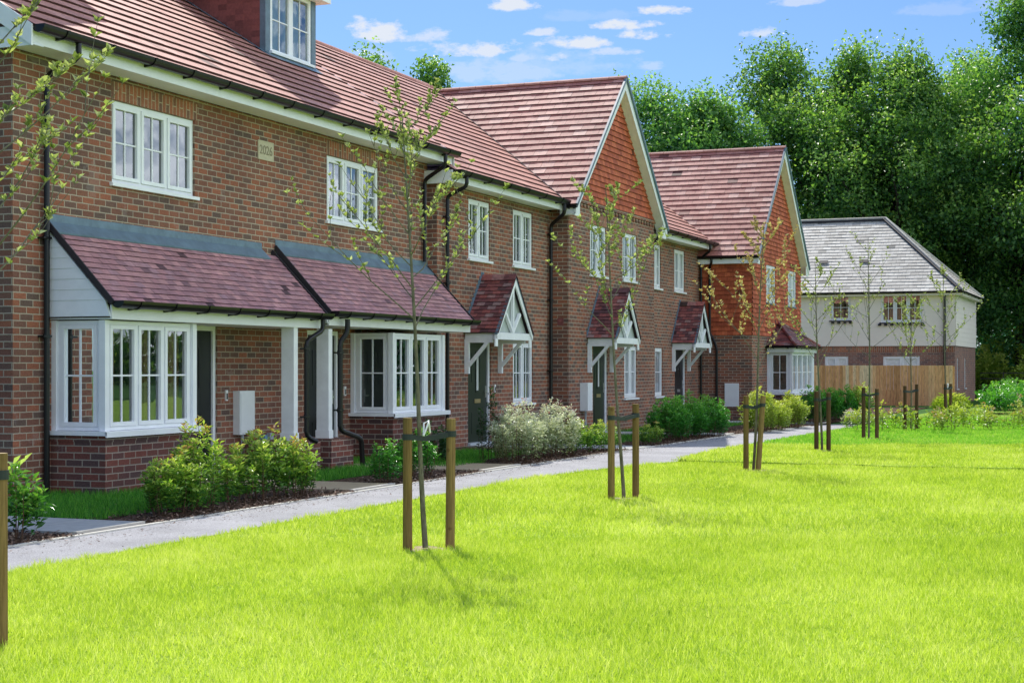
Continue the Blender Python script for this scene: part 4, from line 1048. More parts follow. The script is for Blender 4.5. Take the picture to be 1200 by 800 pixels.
# ------------------------------------------------------------------ camera (needed for sampling density only by distance)
F_PX = 1871. / 1200.
CAMH = 1.5; TH = math.atan(745 / 1871.)
C_, S_n = math.cos(TH), math.sin(TH)

# ------------------------------------------------------------------ lawn blades (distance-graded density)
def lawn_zone(name, t0, t1, dens, h, w, mat, upper):
    area = .5 * (t1 ** 2 - t0 ** 2) * .86; n = int(area * dens)
    t = np.sqrt(RNG.uniform(t0 ** 2, t1 ** 2, n)); r = RNG.uniform(-.40, .46, n)
    x = t * (C_ + r * S_n); y = t * (S_n - r * C_)
    lim = np.interp(x, [-5, 20, 22, 24.3, 24.45, 24.9, 28, 34.5, 36.2, 40], [7.80, 7.74, 7.47, 6.95, 6.77, 7.02, 7.10, 6.87, 6.77, 6.7])
    lim = lim + .03 * np.sin(x * 9.1) + .02 * np.sin(x * 23)
    k = y < lim
    if upper: k &= (x > 24.27)
    else: k &= (x < 24.27)
    x, y = x[k], y[k]; n = len(x)
    z = np.where(x > 24.27, .021, -.014)
    base = np.stack([x, y, z], 1)
    cl = (np.sin(x * 3.1 + 1.3 * np.sin(y * 2.3)) * np.sin(y * 3.7 + 1.1 * np.sin(x * 1.9)) * .5 + .5)
    cl2 = np.sin(x * .75 + .5 * np.sin(y * .9)) * np.sin(y * 1.1) * .5 + .5
    ax = RNG.normal(0, .42, (n, 3)); ax[:, 2] = 1
    hh = h * RNG.uniform(.55, 1.3, n) * (.72 + .5 * cl)
    cl3 = np.sin(x * 1.7 - y * 1.1 + 2 * np.sin(y * .6)) * np.sin(y * 1.9 + x * .8 + 1.5 * np.sin(x * .5)) * .5 + .5
    cl4 = np.sin(x * 7.3 + 2 * np.sin(y * 5.1)) * np.sin(y * 8.9 + 2 * np.sin(x * 6.1)) * .5 + .5
    rnd = np.clip(.14 + .50 * RNG.random(n) ** 1.2 + .10 * cl + .12 * cl2 + .16 * cl3 + .08 * cl4 + .35 * (RNG.random(n) > .93), 0, 1)
    hh = hh * (.75 + .5 * cl4)
    for (tx, ty, tr_) in ((12.02, 5.52, .19), (17.35, 5.55, .20), (22.75, 5.30, .22), (27.85, 5.27, .22), (33.0, 5.28, .22)):
        hh = np.where((x - tx) ** 2 + (y - ty) ** 2 < (tr_ * (1 + .3 * np.sin(np.arctan2(y - ty, x - tx) * 3 + tx))) ** 2, hh * .12, hh)
    # mown stripes of slightly different tone beyond the second tree
    nr = RNG.normal(0, 1, (n, 3)); nr[:, 2] *= .2
    if n: 
        o = leaves(name, base, ax, nr, hh, w, mat, tri=True, rnd=rnd, loc=(8, 5, 0) if not upper else (26, 5, .04))
        tag(o, {'a': ''}.get('a') or None, None, kind='stuff')
        return o
G1 = lawn_zone('lawn_grass', 6.6, 14, 4200, .058, .0070, 'grass', False); tag(G1, 'bright yellow-green grass of the near lawn', 'grass')
G2 = lawn_zone('lawn_grass', 14, 27, 1700, .056, .011, 'grass', False); tag(G2, 'yellow-green grass of the middle lawn below the turf step', 'grass')
G3 = lawn_zone('lawn_grass', 23, 30, 1000, .052, .014, 'grass', True); tag(G3, 'yellow-green grass on the raised turf just beyond the step', 'grass')
G4 = lawn_zone('lawn_grass', 30, 46, 520, .045, .020, 'grass_far', True); tag(G4, 'deeper green grass of the far lawn before the low plants', 'grass')
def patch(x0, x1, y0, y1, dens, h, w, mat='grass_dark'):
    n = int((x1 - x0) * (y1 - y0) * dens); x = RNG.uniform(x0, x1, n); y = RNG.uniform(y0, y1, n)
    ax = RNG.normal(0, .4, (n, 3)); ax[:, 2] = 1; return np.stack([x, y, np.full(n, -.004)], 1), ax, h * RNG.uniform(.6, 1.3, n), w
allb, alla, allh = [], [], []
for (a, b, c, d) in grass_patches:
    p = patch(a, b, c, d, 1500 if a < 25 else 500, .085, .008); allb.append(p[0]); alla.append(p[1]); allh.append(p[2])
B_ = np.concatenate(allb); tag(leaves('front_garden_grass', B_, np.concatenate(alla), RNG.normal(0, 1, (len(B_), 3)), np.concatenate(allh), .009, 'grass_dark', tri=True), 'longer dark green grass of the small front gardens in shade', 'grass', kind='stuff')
# bark chips
n = 26000; x = RNG.uniform(8, 40, n); y = 8.75 + np.abs(RNG.normal(0, .55, n)) - np.interp(x, [8, 24, 33, 40], [0, .05, .3, .85]); k = y > np.interp(x, [8, 24, 33, 40], [8.80, 8.68, 8.42, 7.8]); 
for (a, b) in ((11.8, 12.95), (17.1, 18.35), (21.05, 22.65), (27.45, 28.75), (33.65, 34.85)): k &= ~((x > a) & (x < b))
x, y = x[k], y[k]; n = len(x); ax = RNG.normal(0, 1, (n, 3)); ax[:, 2] *= .35; nr = RNG.normal(0, .35, (n, 3)); nr[:, 2] = 1
tag(leaves('bark_mulch', np.stack([x, y, RNG.uniform(-.004, .02, n)], 1), ax, nr, RNG.uniform(.02, .06, n), RNG.uniform(.012, .026, n), 'chip', fold=.05), 'brown bark chippings of the long planting bed beside the path', 'mulch', kind='stuff')

n = 1500; x = RNG.uniform(8, 34, n); y = 8.7 - np.abs(RNG.normal(0, .22, n)) - np.interp(x, [8, 24, 33], [0, .02, .3])
ax = RNG.normal(0, 1, (n, 3)); ax[:, 2] *= .15; nr = RNG.normal(0, .2, (n, 3)); nr[:, 2] = 1
tag(leaves('path_debris', np.stack([x, y, np.full(n, .002)], 1), ax, nr, RNG.uniform(.012, .04, n), RNG.uniform(.008, .018, n), 'chip', fold=.04), 'scattered bark bits kicked from the bed onto the path', 'debris', kind='stuff')
# ------------------------------------------------------------------ shrubs
def shrub(x, y, rx, ry, h, n_sh, lf_per, ll, lw, mat, label, cat='shrub', group='shrubs in the bed in front of the houses', upright=.6, name='shrub', stems=True, z0=0, tip=.25, full=False):
    T = thing(name, (x, y, z0), label, cat, group); st = MB(); Bs, Ax, Nr, Ln, Rn = [], [], [], [], []
    for i in range(n_sh):
        a = random.uniform(0, 2 * math.pi); q = math.sqrt(random.random()); hh = h * (1 - .42 * q * q) * random.uniform(.55, 1.12)
        if full: hh *= random.uniform(.45, 1.0) if random.random() < .4 else 1
        p0 = np.array([x + math.cos(a) * rx * q * .75, y + math.sin(a) * ry * q * .75, z0]); p2 = np.array([x + math.cos(a) * rx * q * random.uniform(.85, 1.1), y + math.sin(a) * ry * q * random.uniform(.85, 1.1), z0 + hh])
        p1 = (p0 + p2) / 2 + np.array([math.cos(a) * rx * .12, math.sin(a) * ry * .12, 0]) * upright
        if stems and i % 3 == 0: st.tube([(x, y, z0 - .01), tuple(p0), tuple(p1), tuple(p2)], [.008, .006, .004, .002], 4, cap=False)
        m = lf_per
        ts = np.sqrt(RNG.uniform(.0 if full else .02, 1, m)); ts[: int(m * tip)] = RNG.uniform(.9, 1.02, int(m * tip))
        pts = (1 - ts)[:, None] ** 2 * p0 + 2 * ((1 - ts) * ts)[:, None] * p1 + ts[:, None] ** 2 * p2
        ang = RNG.uniform(0, 2 * math.pi, m); el = RNG.uniform(-.25, .9, m) + .5 * (ts > .9)
        ax = np.stack([np.cos(ang), np.sin(ang), el], 1); Bs.append(pts + ax * ll * .1 + RNG.normal(0, ll * .35, (m, 3)) * [1, 1, .4]); Ax.append(ax)
        nr = RNG.normal(0, .35, (m, 3)); nr[:, 2] += 1; Nr.append(nr)
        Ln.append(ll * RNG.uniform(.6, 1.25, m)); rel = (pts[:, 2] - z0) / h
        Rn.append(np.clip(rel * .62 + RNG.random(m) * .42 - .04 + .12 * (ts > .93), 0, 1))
    if stems: st.build('stems', 'stem', T)
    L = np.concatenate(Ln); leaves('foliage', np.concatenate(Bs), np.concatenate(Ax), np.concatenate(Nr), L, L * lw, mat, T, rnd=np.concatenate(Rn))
    return T
SH = [
 # x, y, rx, ry, h, shoots, leaves, len, w, mat, label
 (11.35, 9.2, .26, .26, .66, 15, 39, 0.087, .38, 'leaf_glossy', 'glossy laurel-like shrub on brown stems at the left edge, by the grey slab path'),
 (10.75, 9.45, .30, .3, .45, 14, 39, 0.087, .38, 'leaf_glossy', 'low glossy shrub behind the left edge stake'),
 (13.75, 9.15, .36, .28, .62, 48, 45, 0.063, .36, 'leaf_shrub', 'yellow-green bush in front of the near bay plinth'),
 (14.30, 9.25, .34, .26, .86, 48, 45, 0.063, .36, 'leaf_shrub', 'taller yellow-green bush under the right end of the near bay sill'),
 (14.95, 9.2, .34, .26, .62, 26, 39, 0.061, .34, 'leaf_shrub', 'thin open bush below the meter box'),
 (15.75, 9.3, .42, .3, .78, 52, 42, 0.065, .38, 'leaf_shrub', 'leafy green bush in front of the two canopy posts'),
 (16.25, 9.2, .34, .26, .66, 40, 42, 0.065, .38, 'leaf_shrub', 'bright bush left of the first turf patch, below the downpipe elbow'),
 (18.55, 9.15, .24, .22, .55, 31, 42, 0.046, .5, 'leaf_hedge', 'small glossy bush beside the left stake of the nearest staked tree'),
 (19.55, 9.2, .42, .28, .62, 60, 45, 0.046, .5, 'leaf_hedge', 'glossy green bush behind the two stakes of the nearest staked tree'),
 (22.30, 10.2, .36, .34, .62, 60, 45, 0.046, .5, 'leaf_dark', 'round dark evergreen shrub left of the silvery shrub'),
 (23.45, 9.75, .22, .2, 1.15, 19, 39, 0.051, .4, 'leaf_dark', 'tall dark shrub in front of the first green door'),
 (23.35, 9.2, .74, .42, .90, 114, 45, 0.056, .42, 'leaf_silver', 'left half of the big silvery variegated shrub mass'),
 (24.85, 9.15, .78, .42, .86, 114, 45, 0.056, .42, 'leaf_silver', 'right half of the big silvery variegated shrub mass'),
 (25.85, 9.1, .34, .28, .62, 43, 39, 0.051, .42, 'leaf_shrub', 'loose green bush right of the silvery shrub'),
 (26.85, 9.0, .42, .3, .55, 43, 39, 0.051, .42, 'leaf_shrub', 'low green bush below the meter box of the gabled house'),
 (29.2, 8.75, .28, .24, .42, 31, 36, 0.051, .42, 'leaf_shrub', 'small bush left of the second staked tree'),
 (31.0, 8.95, .62, .42, .86, 96, 39, 0.071, .42, 'leaf_hedge', 'dark green hedge bush right beside the second staked tree'),
 (32.3, 8.9, .62, .42, .88, 96, 39, 0.071, .42, 'leaf_hedge', 'middle bush of the dark green hedge before the last porch'),
 (33.6, 8.75, .60, .40, .84, 96, 39, 0.071, .42, 'leaf_hedge', 'right end bush of the dark green hedge before the last porch'),
 (36.2, 8.3, .62, .42, .92, 96, 39, 0.071, .42, 'leaf_lime', 'tall lime-yellow bush below the grey meter box of the orange-tiled house'),
 (37.4, 8.15, .52, .4, .62, 72, 39, 0.071, .42, 'leaf_lime', 'low lime-yellow bush left of the third staked tree'),
 (38.9, 8.1, .62, .4, .82, 84, 39, 0.071, .42, 'leaf_lime', 'lime-yellow bush right of the third staked tree'),
 (42.0, 8.2, .60, .42, .92, 84, 39, 0.076, .45, 'leaf_hedge', 'left rich green bush below the hipped bay window'),
 (43.6, 8.1, .60, .42, .88, 84, 39, 0.076, .45, 'leaf_hedge', 'rich green bush below the hipped bay, just left of the fourth staked tree'),
 (45.3, 8.0, .62, .42, .88, 84, 39, 0.076, .45, 'leaf_hedge', 'right rich green bush at the corner of the hipped bay'),
 (46.5, 7.7, .52, .4, .95, 60, 39, 0.082, .42, 'leaf_shrub', 'bright green bush at the left foot of the wooden fence'),
 (40.6, 6.9, .34, .3, .38, 36, 36, 0.061, .45, 'leaf_silver', 'small grey-white mound at the end of the path'),
]
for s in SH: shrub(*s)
# low plants in rows beyond the far lawn
row = 0
rows = [((36.6, 6.0), (43.5, -2.6), 19, .60), ((38.2, 6.3), (45.5, -2.3), 16, .52), ((40.6, 6.4), (48.5, -2.6), 14, .55)]
names = ['front', 'middle', 'back']
for ri, ((ax_, ay_), (bx_, by_), nn, hh) in enumerate(rows):
    for i in range(nn):
        f = (i + random.uniform(-.2, .2)) / nn; x = ax_ + (bx_ - ax_) * f; y = ay_ + (by_ - ay_) * f
        shrub(x, y, .26, .26, hh * random.uniform(.75, 1.2), 12, 14, .085, .5, random.choice(['leaf_mixed', 'leaf_mixed', 'leaf_lime']), 'low yellow-green and reddish plant in the %s row beyond the far lawn' % names[ri], 'plant', 'low %s row plants beyond the far lawn' % names[ri], name='low_plant', tip=.3)
shrub(51.0, 5.6, .9, .5, .62, 60, 26, .16, .14, 'leaf_lime', 'tall grassy clump at the foot of the wooden fence', 'shrub', upright=1.4)
shrub(54.5, 6.1, .8, .5, .5, 50, 26, .12, .4, 'leaf_shrub', 'bushy green plant near the right end of the fence')
for j, (x, y, hh, mt) in enumerate([(50, 2.2, .7, 'leaf_hedge'), (53, 4.2, .8, 'leaf_hedge'), (54, 1.2, .8, 'leaf_mixed'), (57, 4.6, .9, 'leaf_hedge'), (58, 2.4, .9, 'leaf_lime'), (60, .5, .9, 'leaf_mixed'), (62, 4.6, .9, 'leaf_hedge'), (55, -1.5, .8, 'leaf_mixed'), (64, 2.4, 1.0, 'leaf_lime'), (66, 4.9, 1.0, 'leaf_hedge'), (60, -3.5, .9, 'leaf_mixed')]):
    shrub(x, y, 1.3, .9, hh, 70, 24, .13, .45, mt, 'spreading green bush in the bed right of the slate-roofed house', 'shrub', 'spreading bushes right of the slate-roofed house')

# ------------------------------------------------------------------ young staked trees
def young_tree(x, y, H, top, fork, spread, seed, mat, label, nb=13, leafy=1.0, r0=.022, ll=.055, pair=None, stakes='stake', sh=1.05, bl=(.75, 1.25)):
    """top = (dx, dy) lean of the leader tip; pair = offsets of the two stakes"""
    rs = random.Random(seed); T = thing('young_tree', (x, y, 0), label, 'tree', 'young staked trees on the lawn')
    tr = MB(); n = 12; pts = []; rad = []
    for i in range(n + 1):
        f = i / n; wob = .012 * math.sin(f * 9 + seed)
        pts.append(Vector((x + top[0] * f + wob, y + top[1] * f + .012 * math.cos(f * 7 + seed), H * f))); rad.append(r0 * (1 - .86 * f ** .9) + .0015)
    tr.tube(pts, rad, 8)
    Bs, Ax, Nr, Ln, Rn = [], [], [], [], []
    def rosette(p, d, k):
        for _ in range(k):
            a = rs.uniform(0, 6.283); v = Vector((math.cos(a), math.sin(a), rs.uniform(.1, 1.1))) + d * .7
            Bs.append(tuple(p)); Ax.append(tuple(v)); nv = Vector((rs.gauss(0, .5), rs.gauss(0, .5), 1)); Nr.append(tuple(nv)); Ln.append(ll * .86 * rs.uniform(.45, 1.15)); Rn.append(min(1, max(0, rs.gauss(.55, .25))))
    def branch(p, d, L, r, depth):
        m = 6; q = [p]; dd = d.copy()
        for i in range(m):
            dd = (dd + Vector((rs.gauss(0, .08), rs.gauss(0, .08), .07 + rs.gauss(0, .05)))).normalized(); q.append(q[-1] + dd * (L / m))
        tr.tube(q, [r * .72 * (1 - .8 * i / m) + .0007 for i in range(m + 1)], 5, cap=False)
        for i in range(2 if depth == 0 else 1, m + 1):
            if rs.random() < .72 * leafy: rosette(q[i], dd, rs.randint(4, 6) if i < m else 6)
            if rs.random() < .35 * leafy: rosette(q[i] - dd * (L / m / 2), dd, 3)
            if depth < 1 and i < m and rs.random() < .85:
                a = rs.uniform(0, 6.283); sd = (dd + Vector((math.cos(a), math.sin(a), .25)) * .75).normalized(); branch(q[i], sd, L * rs.uniform(.28, .45), r * .5, depth + 1)
    for b in range(nb):
        f = fork + (.97 - fork) * (b / nb) ** 1.05; p = Vector(pts[0]); i = min(int(f * n), n - 1); p = pts[i].lerp(pts[i + 1], f * n - i)
        a = b * 2.4 + rs.uniform(-.4, .4); L = spread * (1.15 - .85 * (f - fork) / (1 - fork)) * rs.uniform(*bl)
        d = Vector((math.cos(a), math.sin(a), rs.uniform(.45, 1.15))).normalized(); branch(p, d, L * 1.18, r0 * .42 * (1.1 - f * .6), 0)
    for i in range(int(n * .6), n + 1):
        if rs.random() < leafy: rosette(pts[i], Vector((0, 0, 1)), 4)
    tr.build('trunk', 'bark', T, smooth=True)
    Lh = np.array(Ln); leaves('crown', np.array(Bs), np.array(Ax), np.array(Nr), Lh, Lh * .56, mat, T, rnd=np.array(Rn))
    return T
def stakes(x0, y0, x1, y1, H, mat, label, lean=(0, 0), tree=None, r=.039, tags=False):
    T = thing('tree_stakes', ((x0 + x1) / 2, (y0 + y1) / 2, 0), label, 'tree stakes', 'pairs of round stakes holding the young trees')
    tops = []
    for (x, y, ln) in ((x0, y0, lean[0]), (x1, y1, lean[1])):
        m = MB(); m.cur = 0; hh = H + random.uniform(-.02, .03); tp = (x + ln, y - ln * .6, hh)
        m.tube([(x, y, -.02), ((x + tp[0]) / 2, (y + tp[1]) / 2, hh / 2), tp], [r * 1.03, r, r], 14); tops.append(tp)
        m.mi = [0] * (len(m.f) - 1) + [1]; m.build('stake', [mat, 'stake_end'], T, smooth=False)
    zb = H - .13
    def at(i):
        x, y = ((x0, y0), (x1, y1))[i]; t = tops[i]; f = zb / t[2]; return Vector((x + (t[0] - x) * f, y + (t[1] - y) * f, zb))
    a, b = at(0), at(1); b.z += .02; m = MB(); rr = r + .006
    for p in (a, b): m.tube([p - Vector((0, 0, .025)), p + Vector((0, 0, .025))], rr, 14)
    mid = Vector(tree) if tree else (a + b) / 2; mid.z = zb - .02
    t = (b - a).normalized(); nrm = Vector((-t.y, t.x, 0))
    for s in (-1, 1):
        m.beam(a + nrm * s * rr * .8, mid + nrm * s * .03, .042, .004, (0, 0, 1)); m.beam(mid + nrm * s * .03, b + nrm * s * rr * .8, .042, .004, (0, 0, 1))
    m.build('strap', 'belt', T)
    if tags:
        g = MB(); p = mid + Vector((-.02, -.03, .03))
        for s in (-1, 1): g.tube([p + Vector((-.10, 0, 0)), p + Vector((-.05, s * .02, .10)), p + Vector((.0, 0, .12)), p + Vector((.03, 0, .02))], .008, 6)
        g.build('tie_loop', 'label', T)
    return T
ord_ = ['first', 'second', 'third', 'fourth', 'fifth', 'sixth', 'seventh', 'eighth']
# (tree x, y, H, lean, fork fraction, spread, seed, leaf, label), stakes
TREES = [
 ((7.05, 5.98, 4.1, (.0, .03), .46, .95, 3, 'leaf_young', 'young tree cut off by the left edge, its leafy branches crossing the near house'), dict(nb=30, ll=.062, r0=.024, bl=(.62, 1.12)), (6.93, 5.71, 6.80, 6.03)),
 ((12.02, 5.55, 3.62, (-.15, .15), .50, .92, 5, 'leaf_young', 'nearest whole young tree, grey trunk rising in front of the second bay window'), dict(nb=19, ll=.056, r0=.024), (11.87, 5.65, 12.12, 5.38)),
 ((17.35, 5.55, 3.52, (-.10, .18), .50, .78, 9, 'leaf_young', 'young tree with pale starry leaves standing before the porch of the gabled house'), dict(nb=16, ll=.062), (17.14, 5.62, 17.55, 5.46)),
 ((22.75, 5.30, 3.55, (.06, -.14), .42, .88, 14, 'leaf_red', 'young tree with bronze leaves in front of the orange-tiled house'), dict(nb=17, ll=.064), (22.63, 5.38, 22.70, 5.22)),
 ((27.85, 5.28, 3.3, (-.02, .12), .44, .80, 21, 'leaf_young', 'sparse young tree just right of the hipped bay window'), dict(nb=14, ll=.06, leafy=.6), (27.79, 5.36, 27.85, 5.16)),
 ((33.0, 5.28, 4.1, (-.12, .0), .38, 1.0, 25, 'leaf_young', 'almost bare young tree, the tallest before the cream boarding'), dict(nb=15, ll=.06, leafy=.38), (33.0, 5.40, 33.05, 5.14)),
 ((38.1, 5.15, 3.05, (.0, -.03), .46, .85, 33, 'leaf_young', 'young tree before the three-light window of the slate-roofed house'), dict(nb=13, ll=.07, leafy=.75), (37.7, 5.22, 38.2, 5.02)),
 ((43.2, 4.90, 4.0, (.04, .12), .46, .95, 41, 'leaf_young', 'farthest young tree, before the right corner of the slate-roofed house'), dict(nb=14, ll=.075, leafy=.8), (43.0, 4.92, 43.5, 4.84)),
]
SL = ['stake pair cut off by the left edge of the photo', 'nearest complete pair of round stakes with a black rubber strap', 'pair of stakes in front of the dark green hedge', 'pair of stakes of which the right one leans outwards', 'pair of close stakes left of the wooden fence', 'dark pair of stakes in front of the left part of the wooden fence', 'dark pair of stakes in front of the right part of the fence', 'farthest stake pair, overlapping into one post among the low plants']
for i, (a, kw, st) in enumerate(TREES):
    young_tree(*a, **kw)
    stakes(*st, 1.05, 'stake' if i < 4 else 'stake_dark', SL[i], lean=(.0, (.0, .01, 0, .09, 0, 0, 0, 0)[i]), tree=(a[0], a[1], 0), tags=(i in (1, 7)))

# ------------------------------------------------------------------ big trees
def big_tree(x, y, H, rx, seed, label, mat='leaf_oak', n_bl=46, per=430, size=.22, cb=.22, name='oak_tree', group='tall trees behind the houses'):
    rs = random.Random(seed); rg = np.random.default_rng(seed); T = thing(name, (x, y, 0), label, 'tree', group)
    tr = MB(); th = H * .34; tr.tube([(x, y, -.2), (x + .1, y, th * .5), (x, y + .1, th)], [.62, .45, .38], 9)
    Bs, Ns, Rn = [], [], []
    for b in range(7):
        a = rs.uniform(0, 6.283); q = [Vector((x, y, th * rs.uniform(.7, 1.0)))]; dd = Vector((math.cos(a) * .8, math.sin(a) * .8, rs.uniform(.7, 1.5))).normalized()
        for k_ in range(6): dd = (dd + Vector((rs.gauss(0, .18), rs.gauss(0, .18), .08))).normalized(); q.append(q[-1] + dd * H * .058)
        tr.tube(q, [.26, .21, .17, .13, .10, .07, .03], 6, cap=False)
    n_bl = int(n_bl * 1.25)
    for b in range(n_bl):
        f = (b + .5) / n_bl; zz = cb + (1 - cb) * (f ** .8); a = rs.uniform(0, 6.283); prof = math.sin(math.pi * min(1, (zz - cb) / (1 - cb) * .86 + .14)) ** .55
        q = rs.uniform(.30, 1.02) if zz < .9 else rs.uniform(.05, .8)
        c = Vector((x + math.cos(a) * rx * prof * q, y + math.sin(a) * rx * prof * q, H * zz * rs.uniform(.90, 1.0) - .8))
        br = rx * rs.uniform(.18, .36) * (1.0 if zz < .85 else .72)
        s = Vector((x, y, th * rs.uniform(.5, 1.0))); mid = s.lerp(c, .5) + Vector((0, 0, -.4))
        if b % 2 == 0 and zz < .86: tr.tube([s, mid, c], [.20, .12, .04], 5, cap=False)
        m = int(per * 1.95 * (br / (rx * .27)) ** 2)
        d = rg.normal(0, 1, (m, 3)); d /= np.linalg.norm(d, axis=1, keepdims=True); rr = rg.uniform(.25, 1.0, m) ** .55 * (1 + .22 * np.abs(rg.normal(0, .6, m)))
        nz = 1 + .34 * np.sin(d[:, 0] * 5 + b) * np.sin(d[:, 1] * 6 + b * 2) + .2 * np.sin(d[:, 2] * 7 + b)
        p = np.array(c) + d * (rr * nz)[:, None] * br * np.array([1, 1, 1.08]); Bs.append(p); Ns.append(d)
        Rn.append(np.clip(.25 + .25 * d[:, 2] + rg.random(m) * .5 + .12 * (rs.random() - .5), 0, 1))  # leaves on top of each clump coloured lighter: light from above painted in
    P = np.concatenate(Bs); N = len(P); ax = rg.normal(0, 1, (N, 3)); nr = np.concatenate(Ns) + rg.normal(0, .6, (N, 3)); nr[:, 2] += .5
    L = size * rg.uniform(.6, 1.3, N)
    tr.build('trunk', 'bark_big', T, smooth=True)
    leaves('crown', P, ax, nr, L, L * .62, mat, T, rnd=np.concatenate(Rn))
    return T
BT = [
 # x, y, H, rx, seed, label, mat
 (76.3, 38.4, 18.9, 4.4, 1, 'leafy tree top showing above the ridge of the second house', 'leaf_oak', 50, 360),
 (78.5, 35.9, 18.4, 4.2, 2, 'lower tree top above the ridge, right of the first one', 'leaf_oak', 46, 360),
 (83.0, 30.0, 18.9, 1.6, 3, 'single tree tip peeping over the near gable ridge', 'leaf_oak2', 18, 260),
 (84.0, 25.0, 17.3, 5.4, 4, 'light green tree directly right of the tile-hung gable', 'leaf_oak2', 46, 380),
 (82.0, 21.6, 17.6, 4.4, 5, 'smaller tree above the farthest tiled ridge', 'leaf_oak2', 36, 380),
 (90.0, 19.2, 20.2, 6.0, 6, 'tall broad oak above the ridge of the orange-tiled house', 'leaf_oak', 56, 420),
 (88.0, 15.2, 19.6, 5.4, 7, 'tall oak behind the left end of the slate roof', 'leaf_oak', 50, 420),
 (86.0, 11.8, 18.9, 5.4, 8, 'dark oak behind the hip of the slate roof', 'leaf_oak', 52, 430),
 (94.0, 9.6, 19.6, 6.4, 9, 'oak standing farther back between the two darkest ones', 'leaf_oak', 50, 400),
 (88.0, 6.0, 21.8, 5.6, 10, 'tallest oak at the right, rising above all the others', 'leaf_oak2', 60, 430),
 (83.0, 1.2, 20.6, 6.0, 12, 'dark oak cut off by the right edge', 'leaf_oak', 60, 430),
]
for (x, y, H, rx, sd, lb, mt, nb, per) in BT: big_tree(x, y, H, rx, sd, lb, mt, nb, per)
# a low limb reaching out beside the slate-roofed house
# far wood and undergrowth
def wood(name, pts, h, n, size, mat, label, depth=4., z0=0):
    P = []; per = n // (len(pts) - 1)
    for (a, b) in zip(pts[:-1], pts[1:]):
        f = RNG.random(per); x = a[0] + (b[0] - a[0]) * f + RNG.uniform(-depth, depth, per); y = a[1] + (b[1] - a[1]) * f + RNG.uniform(-depth, depth, per)
        top = h * (.72 + .16 * np.sin(x * .9 + y * .7) + .14 * np.sin(y * 1.7 + 2)); z = z0 + top * RNG.random(per) ** .75; P.append(np.stack([x, y, z], 1))
    P = np.concatenate(P); N = len(P); L = size * RNG.uniform(.6, 1.4, N)
    o = leaves(name, P, RNG.normal(0, 1, (N, 3)), RNG.normal(0, 1, (N, 3)), L, L * .65, mat, loc=(pts[0][0], pts[0][1], 0), rnd=np.clip(RNG.normal(.45, .25, N), 0, 1)); return tag(o, label, 'woodland', kind='stuff')
wood('far_woodland', [(104, -40), (104, 60)], 6.5, 34000, .45, 'leaf_wood', 'dark mass of woodland filling in behind the tall trees')
wood('undergrowth', [(92, -20), (92, 14)], 3.0, 16000, .3, 'leaf_wood', 'shaded undergrowth beneath the oaks at the right', 2.2)
for j, (x, y, r_, h_, lb) in enumerate([(88, 6.9, 2.2, 4.6, 'sunlit lime bush beneath the low oak branch at the right edge'), (80, 5.0, 1.4, 2.2, 'lower sunlit bush behind the estate railing at the right edge'), (84, 7.6, 1.3, 2.4, 'small sunlit bush behind the railing beside the slate-roofed house')]):
    shrub(x, y, r_, r_, h_, 90, 26, .22, .5, 'leaf_lime', lb, 'shrub', 'sunlit bushes under the oaks', full=True)
wood('reflection_hedge', [(36, -62), (70, -58), (120, -42)], 5.5, 26000, .5, 'leaf_oak', 'unseen hedge added across the green to darken reflections in the ground-floor windows', 2.)  # out-of-frame hedge added to give the ground-floor panes dark reflections
# estate railing
RA = thing('estate_railing', (74.5, -14, 0), 'dark metal estate railing crossing under the oaks at the right', 'railing')
y = -14
while y < 7:
    m = MB(); m.box(74.48, 74.52, y - .02, y + .02, 0, 1.25); m.build('post', 'dark_edge', RA); y += 2.0
for z in (.35, .65, .95, 1.2):
    m = MB(); m.box(74.485, 74.515, -14, 7, z - .018, z + .018); m.build('rail', 'dark_edge', RA)
# trees across the green, out of frame, seen mirrored in the windows
src = [o for o in bpy.data.objects if o.name.startswith('oak_tree')]
for i, (x, y, s) in enumerate([(100, -17, .85), (108, -27, 1.0), (97, -33, .75), (118, -9, 1.0), (86, -50, .45)]):
    o = src[5 + i % 5]; c = o.copy(); COL.objects.link(c); c.location = (x, y, 0); c.scale = (s, s, s); c['label'] = 'tall leafy tree across the green, mirrored in the window glass'; c['group'] = 'trees across the green'
    for ch in o.children:
        d = ch.copy(); COL.objects.link(d); d.parent = c

# ------------------------------------------------------------------ sky, sun, camera
W = NT('World', True); SC.world = W.m
sky = W.n('ShaderNodeTexSky', sky_type='NISHITA', sun_disc=False); sky.sun_elevation = SUN_EL; sky.sun_rotation = math.pi / 2 - SUN_AZ
sky.air_density = 1.0; sky.dust_density = .6; sky.ozone_density = 1.6; sky.altitude = 50
tc = W.n('ShaderNodeTexCoord').outputs['Generated']; nrm = W.n('ShaderNodeVectorMath', operation='NORMALIZE'); W.l(tc, nrm.inputs[0]); sp = W.n('ShaderNodeSeparateXYZ'); W.l(nrm.outputs[0], sp.inputs[0])
az = W.m_('ARCTAN2', sp.outputs[1], sp.outputs[0]); el = W.m_('ARCSINE', sp.outputs[2])
mpn = W.n('ShaderNodeMapping'); mpn.inputs['Scale'].default_value = (1, 1, 2.2); W.l(nrm.outputs[0], mpn.inputs[0])
nz = W.noise(42, mpn.outputs[0], 8, .66); nz2 = W.noise(9, mpn.outputs[0], 5, .6)
nn_ = W.m_('SUBTRACT', nz, .5)
dens = None
